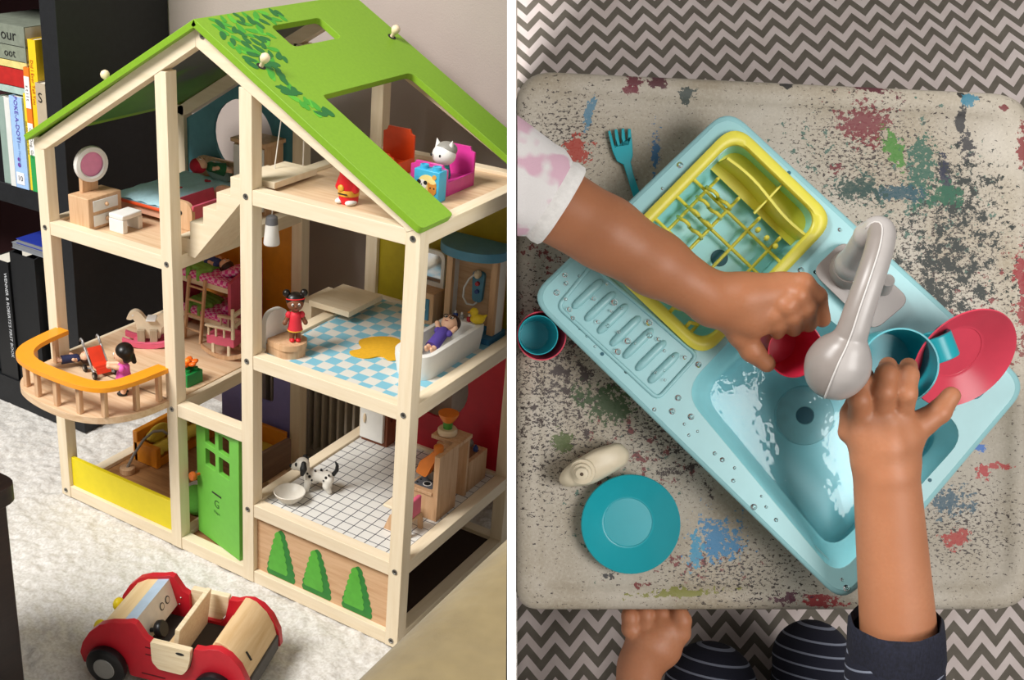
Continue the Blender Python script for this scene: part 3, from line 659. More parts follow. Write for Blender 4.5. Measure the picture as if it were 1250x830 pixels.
# hanging lamp on its cord
o = thing('hanging_lamp', 'orange disc with white cords carrying a grey and white toy lamp', 'lamp', (-.239, .062, .455))
COR = mt('white_cord', 'DAD6CC', .8)
part('orange_disc', MB().lathe([(.0001, -.004), (.017, -.004), (.0185, 0), (.017, .004), (.0001, .004)], (0, .03, .178), (0, 1, 0), 28), mt('disc_orange', 'D2602A', .5), o, smooth=40)
part('cord', MB().tube([(-.0145, .004, .03), (-.0145, .010, .10), (-.014, .026, .178)], .0007, 6), COR, o); part('cord', MB().tube([(.0155, .026, .1), (.0155, .029, .178)], .0007, 6), COR, o)
part('lamp_shade', MB().lathe([(.0001, -.016), (.0095, -.016), (.0102, -.014), (.0078, .010), (.0001, .0105)], (-.0145, .004, .016), (0, 0, 1), 20), WH, o, smooth=40)
part('lamp_cap', MB().lathe([(.0079, .0), (.0072, .009), (.004, .0115), (.0001, .012)], (-.0145, .004, .0262), (0, 0, 1), 20), mt('lamp_grey', '6E6F72', .5), o, smooth=40)
# attic toys
RDT = mt('toy_red', 'D8242C', .35); YEL = mt('toy_yellow', 'E2A83A', .4)
o = thing('toy_figure', 'red toy figure with tan mask marking standing in the attic', 'toy figure', (-.126, .046, FL_AT))
part('body', blob([('c', (0, 0, .006), (0, 0, .03), .0115, .0105), ('e', (0, 0, .038), (.0115, .010, .012)), ('c', (-.010, 0, .028), (-.012, -.003, .018), .004, .004), ('c', (.010, 0, .028), (.012, -.003, .018), .004, .004)], .003, .0013), RDT, o, smooth=True)
part('belt', MB().lathe([(.0121, .010), (.0124, .012), (.0122, .0155), (.0118, .017)], (0, 0, 0), (0, 0, 1), 20, cap=False), YEL, o, smooth=True)
part('emblem', MB().ball((-.003, -.0112, .019), (.0045, .002, .0045), 10), YEL, o, smooth=True); part('stripe', MB().box(-.006, .006, -.0128, -.0115, .0125, .0137), INK, o)
for sg in (-1, 1): part('shoe', MB().ball((sg * .007, -.005, .003), (.006, .009, .0035), 12), WH, o, smooth=True)
def brick_chair(name, label, M, col, w_, d_, hf, hb, cat='chair'):
    o = thing(name, label, cat, M); th = .0035
    def pan(h, y0): return MB().plate([(-w_/2, 0), (w_/2, 0), (w_/2, h * .86), (w_/2 - .005, h * .90), (w_/2 - .007, h), (-w_/2 + .007, h), (-w_/2 + .005, h * .90), (-w_/2, h * .86)], (), xz(y0, y0 + th), 0, 1)
    part('front_panel', pan(hf, -d_/2), col, o, bev=.0006); part('back_panel', pan(hb, d_/2 - th), col, o, bev=.0006)
    part('seat', MB().box(-w_/2 + .001, w_/2 - .001, -d_/2 + th, d_/2 - th, .004, .012), col, o, bev=.0005)
    for s_ in (-1, 1): part('side_wall', MB().box(*sorted((s_ * w_/2, s_ * (w_/2 - .003))), -d_/2 + th, d_/2 - th, 0, .017), col, o, bev=.0005)
    return o
brick_chair('toy_armchair', 'pink plastic toy armchair with high notched back in the attic', M0((-.078, .172, FL_AT)), mt('toy_pink', 'CE3A92', .3), .050, .066, .037, .047)
brick_chair('toy_armchair', 'orange red plastic toy armchair behind the green roof strip', M0((-.165, .185, FL_AT)), mt('toy_orange', 'DD4A1C', .3), .046, .050, .030, .052)
o = thing('toy_cat_figure', 'white toy cat figure with grey hair sitting in the pink armchair', 'toy figure', (-.078, .172, FL_AT + .012))
part('body', blob([('c', (0, 0, .004), (0, 0, .014), .0095, .0075)], .003, .0013), mt('toy_teal', '2C8C8C', .35), o, smooth=True)
hd = part('head', blob([('e', (0, 0, .028), (.0145, .0135, .013))], .003, .0013), WH, o, smooth=True)
part('hair', blob([('e', (.001, .003, .034), (.0135, .0125, .0095))], .002, .0013), mt('toy_grey_hair', '8C8880', .45), hd, smooth=True)
for sg in (-1, 1): part('ear', MB().lathe([(.0045, 0), (.0001, .010)], (sg * .008, 0, .037), (sg * .3, -.05, 1), 8), WH, hd, smooth=40); part('eye', MB().ball((sg * .006 - .004, -.0128, .029), (.0016, .0012, .002), 8), INK, hd)
o = thing('toy_brick', 'light blue toy brick printed with a dog and a cat', 'toy brick', (-.064, .120, FL_AT))
TB = mt('toy_sky_blue', '3FA9CE', .3)
part('block', MB().box(-.017, .017, -.0085, .0085, 0, .036), TB, o, bev=.0007)
for sg in (-1, 1): part('stud', MB().lathe([(.0001, 0), (.0052, 0), (.0052, .0042), (.0035, .0044), (.0033, .003), (.0001, .003)], (sg * .0085, 0, .036), (0, 0, 1), 18), TB, o, smooth=40)
pr_ = part('printed_picture', MB().plate(circ(.001, .018, .013, 24), (), xz(-.0089, -.0085), 0, 1), mt('print_cream', 'E2CF86', .4), o)
part('printed_cat', MB().plate([(.002, .020), (.003, .023), (.006, .021), (.010, .021), (.0135, .023), (.014, .012), (.010, .007), (.004, .008)], (), xz(-.0092, -.0089), 0, 1), mt('print_ginger', 'C98536', .4), pr_)
part('printed_dog', MB().plate(circ(-.005, .019, .0058, 16), (), xz(-.0092, -.0089), 0, 1), WH, pr_)
part('printed_dog_patch', MB().plate(circ(-.0095, .0215, .0028, 10), (), xz(-.0094, -.0089), 0, 1).plate(circ(-.0008, .0215, .0025, 10), (), xz(-.0094, -.0089), 0, 1).plate(circ(-.006, .019, .0009, 8), (), xz(-.0094, -.0089), 0, 1).plate(circ(.006, .0165, .001, 8), (), xz(-.0094, -.0089), 0, 1).plate(circ(.011, .0165, .001, 8), (), xz(-.0094, -.0089), 0, 1), INK, pr_)
part('printed_coin', MB().plate(circ(.0105, .0295, .0028, 14), (), xz(-.0092, -.0085), 0, 1), mt('print_tan', 'D09A4A', .4), pr_)
# ---------------------------------------------------------------- nursery
GING = NT('pink_gingham'); v = GING.mp(); c1_ = GING.n('ShaderNodeTexChecker'); c1_.inputs['Scale'].default_value = 1 / .0055; GING.l(v, c1_.inputs[0]); c1_.inputs[1].default_value = lin('E0409E'); c1_.inputs[2].default_value = lin('F0B4D6'); GING.col(c1_.outputs[0]); GING.b.inputs['Roughness'].default_value = .9; GING = GING.m
GRC = mt('green_cloth', '7FB552', .9, bump=.4, bscale=600)
def cushion(a, b, c, r=.004): return blob([('c', (-a + r, -b + r, 0), (a - r, -b + r, 0), r, r), ('c', (-a + r, b - r, 0), (a - r, b - r, 0), r, r), ('e', (0, 0, 0), (a * .98, b * .98, c))], .006, .0018)
BP = mt('bunk_pink', 'C4506A', .5)
bk = thing('bunk_bed', 'pink and wooden bunk bed with gingham bedding in the nursery', 'bunk bed', (-.480, .215, FL_NUR))
for sx_ in (-1, 1): part('end_panel', MB().plate([(-.036, 0), (.036, 0), (.036, .118), (.016, .118), (-.036, .100)], (), lambda a, b, h, sx_=sx_: (sx_ * .058 + (h - .5) * .006, a, b), 0, 1), BP, bk, bev=.0007)
for z in (.026, .082):
    for y_ in (-.034, .031): part('side_rail', MB().box(-.055, .055, y_, y_ + .004, z, z + .008), WX, bk, bev=.0005)
    part('bed_board', MB().box(-.055, .055, -.03, .031, z + .001, z + .004), WTX, bk)
    mt_ = part('mattress', cushion(.054, .033, .007, .006), GING, bk, smooth=True, M=M0((0, -.001, z + .0115)))
    part('pillow', cushion(.015, .020, .006), GING, bk, smooth=True, M=M0((.036, .003, z + .022)) @ E3(0, -.25, .2))
    part('blanket', blob([('c', (-.020, -.02 + q * .009, .001 + .001 * (q % 2)), (.012 + .004 * (q % 2), -.024 + q * .009, .0), .0045, .0042) for q in range(5)] + [('c', (-.012, -.031, 0), (-.010, -.035, -.012), .004, .003), ('c', (.008, -.031, 0), (.010, -.035, -.010), .004, .003)], .006, .0016), GRC, bk, smooth=True, M=M0((-.012, .0, z + .0195)))
for x_ in (-.017, .014): part('ladder_rail', MB().cbox((x_, -.044, .047), (.004, .0045, .097), Matrix.Rotation(-.14, 3, 'X')), WT, bk, bev=.0004)
for z in (.016, .038, .060, .080): part('ladder_rung', MB().tube([(-.017, -.0437 + (z - .047) * .14, z), (.014, -.0437 + (z - .047) * .14, z)], .0017, 8), WT, bk)
o, b_ = doll('toy_doll', 'brown haired doll in blue lying on the upper bunk', M0((-.508, .218, FL_NUR + .108)) @ Matrix.Rotation(-math.pi / 2, 4, 'Z') @ E3(math.pi / 2 * -1, 0, 0), .058, SKL, None, None, None)
face(o, b_); dress_(o, mt('doll_blue_cloth', '3A4A86', .8)); hair_(o, HBR)
o = thing('rocking_chair', 'pink and wooden rocking chair beside the bunk bed', 'rocking chair', TR(-.408, .160, FL_NUR, 12))
part('seat', MB().box(-.026, .018, -.017, .017, .020, .034), PK, o, bev=.001)
for y_ in (-.0195, .0165):
    part('rocker', MB().plate([(-.034 + i * .0075, .012 * ((-.034 + i * .0075) / .035) ** 2) for i in range(10)] + [(.0335 - i * .0075, .006 + .012 * ((.0335 - i * .0075) / .035) ** 2) for i in range(10)], (), xz(y_, y_ + .004), 0, 1), WT, o)
    part('armrest', MB().box(-.027, .016, y_ - .001, y_ + .005, .047, .0505), WX, o, bev=.0008)
    for x_ in (-.022, -.010, .003): part('spindle', MB().box(x_ - .0012, x_ + .0012, y_ + .0008, y_ + .0032, .034, .047), WX, o)
    for x_ in (-.015, .010): part('leg', MB().box(x_ - .002, x_ + .002, y_ + .0005, y_ + .0035, .006, .022), WX, o)
    part('back_post', MB().box(.015, .019, y_, y_ + .004, .034, .080), WX, o)
part('back_slat', MB().box(.0155, .0185, -.016, .017, .066, .072).box(.0155, .0185, -.016, .017, .05, .055), WX, o)
HC = mt('horse_cream', 'E2D3B8', .5)
o = thing('rocking_horse', 'cream wooden rocking horse on a pink base in the nursery', 'rocking horse', TR(-.520, .114, FL_NUR, 36))
hp = [(-.029, .046), (-.031, .041), (-.024, .040), (-.021, .042), (-.0175, .036), (-.0165, .028), (-.013, .012), (.017, .012), (.02, .03), (.027, .034), (.031, .040), (.030, .048), (.025, .053), (.0195, .0525), (.0165, .047), (.0135, .0425), (.008, .0395), (.001, .0395), (-.004, .043), (-.008, .049), (-.012, .053), (-.018, .055), (-.025, .052)]
part('body', MB().plate(rloop(hp, .003, 3), (), xz(-.005, .005), 0, 1), HC, o, bev=.0008)
part('saddle', MB().box(-.002, .012, -.011, .011, .0405, .043), WH, o, bev=.0008)
for x_ in (-.015, .003): part('leg', MB().box(x_, x_ + .011, -.0115, -.005, .007, .027), wood('grey_beech', 'A8977F', '97866E', 'z'), o, bev=.0006); part('leg', MB().box(x_, x_ + .011, .005, .0115, .007, .027), MATS['grey_beech'], o, bev=.0006)
for y_ in (-.0165, .0105): part('rocker', MB().plate([(-.036 + i * .008, .0 + .008 * ((-.036 + i * .008) / .036) ** 2) for i in range(10)] + [(.036 - i * .008, .0085 + .008 * ((.036 - i * .008) / .036) ** 2) for i in range(10)], (), xz(y_, y_ + .006), 0, 1), PK, o, bev=.0007)
part('base_board', MB().box(-.022, .024, -.0115, .0115, .0035, .0075), PK, o)
part('eye', MB().lathe([(.0016, 0), (.0016, .0005), (.0001, .0005)], (-.021, -.005, .0475), (0, -1, 0), 10), WH, o)
o = thing('toy_flower_brick', 'green toy brick with an orange flower on the nursery floor', 'toy flower', TR(-.393, .058, FL_NUR, -4))
TG = mt('toy_green', '1E8A42', .3); TO = mt('toy_flower_orange', 'EA6A1C', .35)
part('block', MB().box(-.0145, .0145, -.0145, .0145, 0, .0185), TG, o, bev=.0006)
for sx_ in (-1, 1):
    for sy_ in (-1, 1): part('stud', MB().lathe([(.0042, 0), (.0042, .0038), (.0001, .0038)], (sx_ * .0072, sy_ * .0072, .0185), (0, 0, 1), 14), TG, o, smooth=40)
part('stem', MB().tube([(0, 0, .018), (0, 0, .026)], .003, 8), TG, o)
for i in range(6):
    a = i * math.pi / 3; part('petal', MB().ball((.0095 * math.cos(a), .0095 * math.sin(a), .029), (.0065, .005, .0032), 10, Matrix.Rotation(a, 3, 'Z') @ Matrix.Rotation(-.35, 3, 'Y')), TO, o, smooth=True)
part('flower_centre', MB().ball((0, 0, .031), (.005, .005, .004), 10), mt('toy_flower_core', 'F08A2C', .35), o, smooth=True)
# balcony
o = thing('toy_stroller', 'grey and orange red toy stroller on the balcony', 'stroller', TR(-.508, .004, FL_NUR, -18, .86))
SIL = mt('silver_plastic', 'A5A4A2', .35, metal=.3); STR = mt('stroller_red', 'DD3D22', .4)
part('seat_shell', MB().loft([[(x_, y_, z_) for y_ in (-.012, .012)] + [(x_ + .003, y_, z_ - .0035) for y_ in (.012, -.012)] for x_, z_ in ((-.014, .040), (-.007, .030), (.001, .020), (.007, .0175), (.014, .018), (.018, .010))]), STR, o, smooth=50, bev=.001)
for y_ in (-.014, .014):
    part('frame_tube', MB().tube([(-.026, y_, .046), (-.018, y_, .040), (.0, y_, .018), (.010, y_, .0055)], .0017, 8), SIL, o, smooth=True)
    part('frame_tube', MB().tube([(.022, y_, .0055), (.004, y_, .012), (-.014, y_, .005)], .0015, 8), SIL, o, smooth=True)
    part('handle', MB().tube([(-.018, y_, .040), (-.024, y_, .050), (-.03, y_, .051), (-.033, y_, .046)], .0017, 8), SIL, o, smooth=True)
    for x_ in (.022, -.014): wh = part('wheel', MB().lathe([(.0015, -.002), (.006, -.002), (.0065, 0), (.006, .002), (.0015, .002)], (x_, y_ * 1.25, .0065), (0, 1, 0), 18), HAB, o, smooth=40); part('hub', MB().lathe([(.0001, -.0025), (.0025, -.0025), (.0025, .0025), (.0001, .0025)], (x_, y_ * 1.25, .0065), (0, 1, 0), 10), SIL, wh)
o, b_ = doll('toy_doll', 'baby doll in navy suit lying on the balcony', M0((-.560, -.024, FL_NUR + .0125)) @ Matrix.Rotation(-.55, 4, 'Z') @ E3(-math.pi / 2, 0, 0), .05, SKL, None, None, None)
face(o, b_); dress_(o, mt('navy_cloth', '23284A', .7), z0=.12, r0=.13, name='romper'); hair_(o, HBR)
o, b_ = doll('toy_doll', 'girl doll in pink dress with black ponytail on the balcony', M0((-.432, -.022, FL_NUR)) @ Matrix.Rotation(-1.0, 4, 'Z'), .074, SKL, None, None, None, arms=((.16, -.22, .62), (-.16, -.30, .52)))
face(o, b_); dress_(o, mt('magenta_cloth', 'E05AB0', .6), z0=.22, r0=.17); hair_(o, HAB, [('c', (0, .17, .78), (0, .20, .66), .05, .045)])
for sg in (-1, 1): part('shoe', MB().ball((sg * .06, -.035, .035), (.055, .095, .045), 12), INK, o, smooth=True)
# ---------------------------------------------------------------- bathroom
o = thing('toilet', 'wooden toy toilet with white back beside the bathroom stair', 'toilet', TR(-.208, .043, FL_BA + .0006, -8))
part('base', MB().plate(rloop([(-.022, -.020), (.010, -.020), (.022, -.008), (.022, .008), (.010, .020), (-.022, .020)], .006), (), None, 0, .011), WT, o, bev=.0008)
part('seat', MB().plate(rloop([(-.019, -.021), (.012, -.021), (.024, -.008), (.024, .008), (.012, .021), (-.019, .021)], .006), (), None, .011, .0185), WT, o, bev=.0008)
part('tank', MB().plate(rloop([(-.019, 0), (.019, 0), (.019, .052), (-.019, .052)], [0, 0, .018, .018], 8), (), lambda a, b, h: (-.028 + h * .008, a, b), 0, 1), WH, o, bev=.0012)
part('cistern', MB().plate(rloop([(-.017, 0), (.017, 0), (.017, .034), (-.017, .034)], [0, 0, .012, .012], 8), (), lambda a, b, h: (-.037 + h * .009, a, b), 0, 1), WH, o, bev=.001)
o, b_ = doll('toy_doll', 'girl doll with two black hair buns and red dress on the toilet', M0((-.198, .043, FL_BA + .0191)) @ Matrix.Rotation(.75, 4, 'Z'), .063, SKD, None, None, None, arms=((.20, -.03, .40), (-.20, -.03, .40)))
face(o, b_); dd = dress_(o, mt('doll_red_cloth', 'D22C3A', .6), z0=.24, r0=.15); part('hem', MB().lathe([(.151, .235), (.157, .245), (.150, .26)], (0, 0, 0), (0, 0, 1), 20, cap=False), YEL, dd, smooth=True)
hh_ = hair_(o, HAB, [('e', (.17, .03, 1.0), (.075, .075, .075)), ('e', (-.17, .03, 1.0), (.075, .075, .075))], .008)
part('headband', MB().tube([(.183 * math.sin(a), .035 - .165 * math.cos(a), .885 + .03 * math.cos(a)) for a in [-1.3 + i * 2.6 / 12 for i in range(13)]], .012, 6), RDT, hh_)
for sg in (-1, 1): part('shoe', MB().ball((sg * .06, -.03, .04), (.055, .085, .045), 12), RDT, o, smooth=True)
rg = rloop([(-.163, .125), (-.150, .152), (-.128, .166), (-.098, .150), (-.083, .122), (-.094, .098), (-.112, .108), (-.118, .088), (-.139, .082), (-.152, .092), (-.140, .108)], .014, 5)
o = part('rug', MB().plate([(a + .125, b - .122) for a, b in rg], (), None, 0, .0016), mt('mustard_felt', 'D9A520', .95, bump=.4, bscale=900), M=M0((-.125, .122, FL_BA + .0007)), bev=.0004); tag(o, 'mustard yellow felt rug on the checked bathroom floor', 'rug')
o = thing('bathtub', 'white toy bathtub by the right side rail', 'bathtub', (-.051, .142, FL_BA + .0007))
tw = WH
tout = rloop([(-.027, -.072), (.025, -.072), (.025, .07), (-.027, .07)], [.024, .024, .004, .004], 8); tin = rloop([(-.021, -.064), (.019, -.064), (.019, .058), (-.021, .058)], [.018, .018, .004, .004], 8)
def sc_(l, q): return [(a * q, b * q) for a, b in l]
part('basin', MB().loft([[(a, b, 0) for a, b in sc_(tout, .93)], [(a, b, .024) for a, b in tout], [(a, b, .032) for a, b in tout], [(a, b, .0325) for a, b in tin], [(a, b, .008) for a, b in sc_(tin, .92)]]), WH, o, smooth=45)
o, b_ = doll('toy_doll', 'doll with glasses in purple overalls lying in the bathtub', M0((-.051, .118, FL_BA + .0205)) @ E3(-math.pi / 2 + .42, 0, 0), .066, SKL, None, None, None, arms=((.2, -.05, .68), (-.2, -.05, .68)))
face(o, b_); dress_(o, mt('purple_cloth', '5A47A0', .7), z0=.12, r0=.13, name='overalls'); hair_(o, HBR)
for sg in (-1, 1): part('glasses_rim', MB().tube([(sg * .066 + .045 * math.cos(a), -.165, .815 + .04 * math.sin(a)) for a in [i * math.pi / 7 for i in range(14)]], .007, 6, closed=True), INK, o)
def sd(c, r): return MB().ball(c, r, 12)
o = thing('rubber_duck', 'yellow toy duck on the bathtub corner', 'toy duck', TR(-.034, .206, FL_BA + .0332, -60)); DY = mt('duck_yellow', 'E8C92A', .4)
bd_ = part('body', blob([('e', (0, 0, .006), (.0075, .0095, .0062)), ('e', (0, -.005, .0155), (.0055, .0055, .0055)), ('c', (0, .006, .008), (0, .0105, .0115), .003, .0015)], .002, .0009), DY, o, smooth=True)
part('beak', MB().ball((0, -.0108, .0147), (.002, .0028, .0011), 8), mt('beak_orange', 'E08A22', .4), bd_, smooth=True)
for x_, y_, col, lab in ((-.066, .206, '2F4A8A', 'blue'), (-.057, .206, '8A8784', 'grey'), (-.046, .206, 'B02A38', 'red')):
    o = thing('toy_bottle', lab + ' tiny bottle on the bathtub rim', 'bottle', (x_, y_, FL_BA + .0332), 'tiny bottles on the bathtub rim')
    part('flask', MB().lathe([(.0028, 0), (.0032, .001), (.0032, .005), (.0015, .0065), (.0001, .0066)], (0, 0, 0), (0, 0, 1), 12), mt('bottle_' + lab, col, .35), o, smooth=50); part('cap', MB().lathe([(.0014, .0064), (.0014, .009), (.0001, .0092)], (0, 0, 0), (0, 0, 1), 10), WH, o)
o = thing('washstand', 'beech toy washstand with blue door and white mirror', 'washstand', (-.137, .245, FL_BA + .0006))
part('body', MB().box(-.024, .024, -.016, .018, 0, .044), WT, o, bev=.001); d_ = part('door', MB().box(-.018, .018, -.0175, -.016, .006, .036), BLU, o, bev=.0004); part('knob', MB().ball((.012, -.0185, .021), .0018, 8), WH, d_)
part('mirror_frame', MB().plate(rloop([(-.016, .044), (.022, .044), (.022, .095), (-.016, .095)], [0, 0, .012, .012]), [rloop([(-.011, .05), (.017, .05), (.017, .089), (-.011, .089)], [0, 0, .009, .009])], xz(.010, .014), 0, 1), WH, o, bev=.0006)
part('mirror_glass', MB().plate(rloop([(-.011, .05), (.017, .05), (.017, .089), (-.011, .089)], [0, 0, .009, .009]), (), xz(.012, .0135), 0, 1), mt('mirror_silver', 'B8BCC0', .08, metal=.95), o)
o = thing('shower', 'toy shower with blue canopy, blue tray and white hose', 'shower', (-.062, .240, FL_BA + .0006))
TRB = mt('tray_blue', '2F6D93', .5)
part('tray', MB().plate(rloop([(-.04, -.021), (.04, -.021), (.04, .025), (-.04, .025)], .003), [rloop([(-.026, -.012), (.026, -.012), (.026, .016), (-.026, .016)], .004)], None, 0, .008).box(-.027, .027, -.013, .017, 0, .003), TRB, o, bev=.0008)
part('back_wall', MB().box(-.036, .036, .017, .022, .008, .112), WTX, o, bev=.0005)
for sg in (-1, 1):
    part('side_post', MB().box(*sorted((sg * .037, sg * .028)), -.008, -.001, .008, .112), WT, o, bev=.0006); part('side_wall', MB().box(*sorted((sg * .037, sg * .032)), -.001, .017, .008, .112), WH, o)
can = [(-.046, .024), (.046, .024)] + [(.046 * math.cos(a), -.004 - .034 * math.sin(a)) for a in [i * math.pi / 16 for i in range(17)]]
part('canopy', MB().plate(can, (), None, .112, .124), BLU, o, bev=.0012)
sp = part('control_panel', MB().plate(rloop([(-.007, .040), (.007, .040), (.009, .082), (-.009, .082)], .006), (), xz(.012, .017), 0, 1), BLU, o, bev=.0006)
for z, c_ in ((.066, 'bottle_red'), (.055, 'bottle_blue')): part('tap_knob', MB().lathe([(.0032, 0), (.0028, .003), (.0001, .0032)], (0, .012, z), (0, -1, 0), 14), MATS[c_], sp)
part('shower_head', MB().ball((.001, .008, .080), (.005, .006, .006), 12), PEG, sp, smooth=True)
part('hose', MB().tube([(-.002, .006, .080), (-.010, .006, .072), (-.0165, .006, .058), (-.017, .006, .045), (-.011, .006, .037), (-.003, .009, .036), (.001, .012, .040)], .0013, 8), WH, sp, smooth=True)
# ---------------------------------------------------------------- kitchen
o = thing('bowl', 'white round toy bowl beside the spotted dog', 'bowl', (-.203, .042, FL_KIT + .0007))
part('dish', MB().lathe([(.0001, 0), (.011, 0), (.012, .002), (.0185, .009), (.0212, .0145), (.0203, .015), (.017, .0105), (.011, .0045), (.0001, .0035)], (0, 0, 0), (0, 0, 1), 32), mt('bowl_white', 'DAD4C8', .4), o, smooth=50)
o = thing('toy_dog', 'white toy dog with black spots on the kitchen floor', 'toy dog', TR(-.190, .085, FL_KIT + .0007, 212, .98))
DW = mt('dog_white', 'E2DDD2', .4)
bd_ = part('body', blob([('c', (-.014, 0, .0215), (.012, 0, .024), .0085, .0085), ('c', (.014, 0, .027), (.018, 0, .034), .0065, .0065), ('e', (.0205, 0, .040), (.0095, .010, .0095)), ('c', (.026, 0, .037), (.0315, 0, .0355), .006, .005),
   ('c', (.012, .0055, .02), (.0145, .0065, .004), .005, .004), ('c', (.012, -.0055, .02), (.0145, -.0065, .004), .005, .004), ('c', (-.016, .006, .02), (-.013, .0068, .012), .0065, .005), ('c', (-.013, .0068, .012), (-.017, .007, .004), .005, .004), ('c', (-.016, -.006, .02), (-.013, -.0068, .012), .0065, .005), ('c', (-.013, -.0068, .012), (-.017, -.007, .004), .005, .004)], .003, .0013), DW, o, smooth=True)
for sg in (-1, 1): part('ear', blob([('c', (.018, sg * .0095, .046), (.018, sg * .0135, .040), .0035, .0045), ('c', (.018, sg * .0135, .040), (.0195, sg * .0145, .033), .0045, .003)], .002, .0011), INK, o, smooth=True); part('eye_patch', MB().ball((.0285, sg * .005, .0415), (.0022, .0028, .003), 8), INK, o, smooth=True)
part('nose', MB().ball((.036, 0, .037), (.0028, .003, .0024), 8), INK, o, smooth=True)
part('tail', MB().tube([(-.021, 0, .026), (-.026, 0, .033), (-.0265, 0, .041), (-.024, 0, .046)], [.003, .0028, .0022, .0012], 8), INK, o, smooth=True)
for x_, y_, z_, r_ in ((.010, .0085, .026, .0022), (.014, .008, .022, .0018), (.007, .0088, .021, .0016), (.013, .0075, .030, .0016), (-.012, .009, .026, .002), (-.017, .0085, .022, .0018), (-.009, .009, .021, .0014), (-.016, .0075, .029, .0016), (.010, -.0085, .026, .0022), (-.012, -.009, .026, .002), (-.005, .0, .0325, .002), (.003, .003, .0325, .0016)): part('spot', MB().ball((x_, y_, z_), r_, 8), INK, o, smooth=True)
o = thing('refrigerator', 'white fronted brown toy refrigerator at the back of the kitchen', 'refrigerator', (-.203, .252, FL_KIT + .0007))
BRN = wood('red_brown_wood', '8A5138', '744029', 'z', 40)
part('body', MB().box(-.023, .021, -.013, .012, 0, .088), BRN, o, bev=.0008); d_ = part('door', MB().box(-.0225, .017, -.0185, -.013, .007, .088), WH, o, bev=.0008); part('handle', MB().ball((-.0135, -.020, .040), (.0022, .0022, .008), 10), PEG, d_, smooth=True)
part('heart_emblem', MB().plate([(.004 * math.sin(a) ** 3, .004 * (.81 * math.cos(a) - .31 * math.cos(2 * a) - .13 * math.cos(3 * a))) for a in [i * math.pi / 8 for i in range(16)]], (), lambda a, b, h: (.021 + h * .0004, a - .002, .04 + b), 0, 1), mt('emblem_brown', '5A2A1C', .6), o)
o = thing('stove', 'beech toy stove with grey hob and tall back panel', 'stove', (-.044, .140, FL_KIT + .0007))
part('body', MB().box(-.021, .021, -.024, .024, 0, .036), WT, o, bev=.0006); part('worktop', MB().box(-.024, .013, -.026, .026, .036, .0405), WT, o, bev=.0006)
hb = part('hob', MB().plate(rloop([(-.020, -.018), (.008, -.018), (.008, .018), (-.020, .018)], .004), (), None, .0405, .0409), mt('hob_grey', '5E6269', .4), o)
for y_ in (-.009, .009): part('burner', MB().plate(circ(-.004, y_, .0058, 20), (), None, .0409, .0412), EYW, hb); part('burner_disc', MB().plate(circ(-.004, y_, .0045, 20), (), None, .0412, .0415), INK, hb)
for y_ in (-.013, -.0045, .004, .0125): part('hob_knob', MB().plate(circ(-.0165, y_, .0014, 10), (), None, .0409, .0416), INK, hb)
part('back_panel', MB().box(.013, .021, -.024, .024, .036, .094), WT, o, bev=.0006); part('rear_panel', MB().box(-.010, .013, .0195, .024, .0405, .088), WT, o)
part('shelf', MB().box(-.022, .021, .0245, .058, .088, .0935), WT, o, bev=.0006); part('shelf_leg', MB().box(-.020, .018, .053, .058, 0, .088), WT, o)
part('hood', MB().plate(rloop([(-.020, .055), (-.004, .052), (.005, .074), (.013, .090), (.004, .094), (-.004, .083), (-.014, .074)], .004), (), xz(-.014, -.002), 0, 1), mt('hood_orange', 'D97A26', .45), o, bev=.001)
part('hood_knob', MB().lathe([(.0065, 0), (.0065, .008), (.005, .0095), (.0001, .0098)], (.009, -.008, .092), (0, 0, 1), 18), MATS['hood_orange'], o, smooth=50)
part('pot', MB().lathe([(.0085, 0), (.0095, .014), (.0085, .0145), (.0001, .0145)], (-.004, .009, .0416), (0, 0, 1), 18), mt('pot_grey', '8E8A82', .35), o, smooth=40)
o = thing('toy_flower_pot', 'orange and green toy flower on a beech stand above the stove', 'toy flower', (-.050, .178, FL_KIT + .0949))
part('stand', MB().lathe([(.0125, 0), (.013, .001), (.013, .006), (.0115, .008), (.0001, .008)], (0, 0, 0), (0, 0, 1), 20), PEG, o, smooth=40); part('stem', MB().lathe([(.006, 0), (.0065, .010), (.0001, .0102)], (0, 0, .008), (0, 0, 1), 16), mt('stem_green', '4E9A3A', .5), o, smooth=40)
part('flower_cup', MB().lathe([(.0075, 0), (.013, .009), (.0135, .012), (.0001, .0125)], (0, 0, .018), (0, 0, 1), 20), MATS['hood_orange'], o, smooth=40)
o = thing('sink_cabinet', 'beech toy sink cabinet with yellow door beside the red panel', 'cabinet', (-.046, .228, FL_KIT + .0007))
part('body', MB().box(-.018, .018, -.024, .026, 0, .046), WT, o, bev=.0008); d_ = part('door', MB().box(-.0196, -.018, -.020, .020, .008, .040), mt('door_yellow', 'D9C22E', .45), o, bev=.0003); part('basin', MB().box(-.012, .012, -.016, .014, .0455, .0465), mt('basin_shaded_wood', '8A6347', .6), o)  # basin is a flat patch whose brown paints the shade of a hollow
for x_, y_, col, lab in ((-.012, .013, 'bottle_red', 'red'), (-.003, .017, 'bottle_grey', 'grey'), (.009, .008, 'bottle_blue', 'blue')):
    b_ = thing('toy_bottle', lab + ' tiny jar on the kitchen sink cabinet', 'bottle', (-.046 + x_, .228 + y_, FL_KIT + .0475), 'tiny jars on the kitchen cabinet'); part('flask', MB().lathe([(.003, 0), (.0036, .002), (.0034, .006), (.0015, .0075), (.0001, .0076)], (0, 0, 0), (0, 0, 1), 12), MATS[col], b_, smooth=50); part('cap', MB().lathe([(.0016, .0074), (.0016, .009), (.0001, .0092)], (0, 0, 0), (0, 0, 1), 10), MATS[col], b_)
o = thing('high_chair', 'beech high chair with pink back behind the front corner post', 'chair', TR(-.043, .078, FL_KIT + .0007, 0))
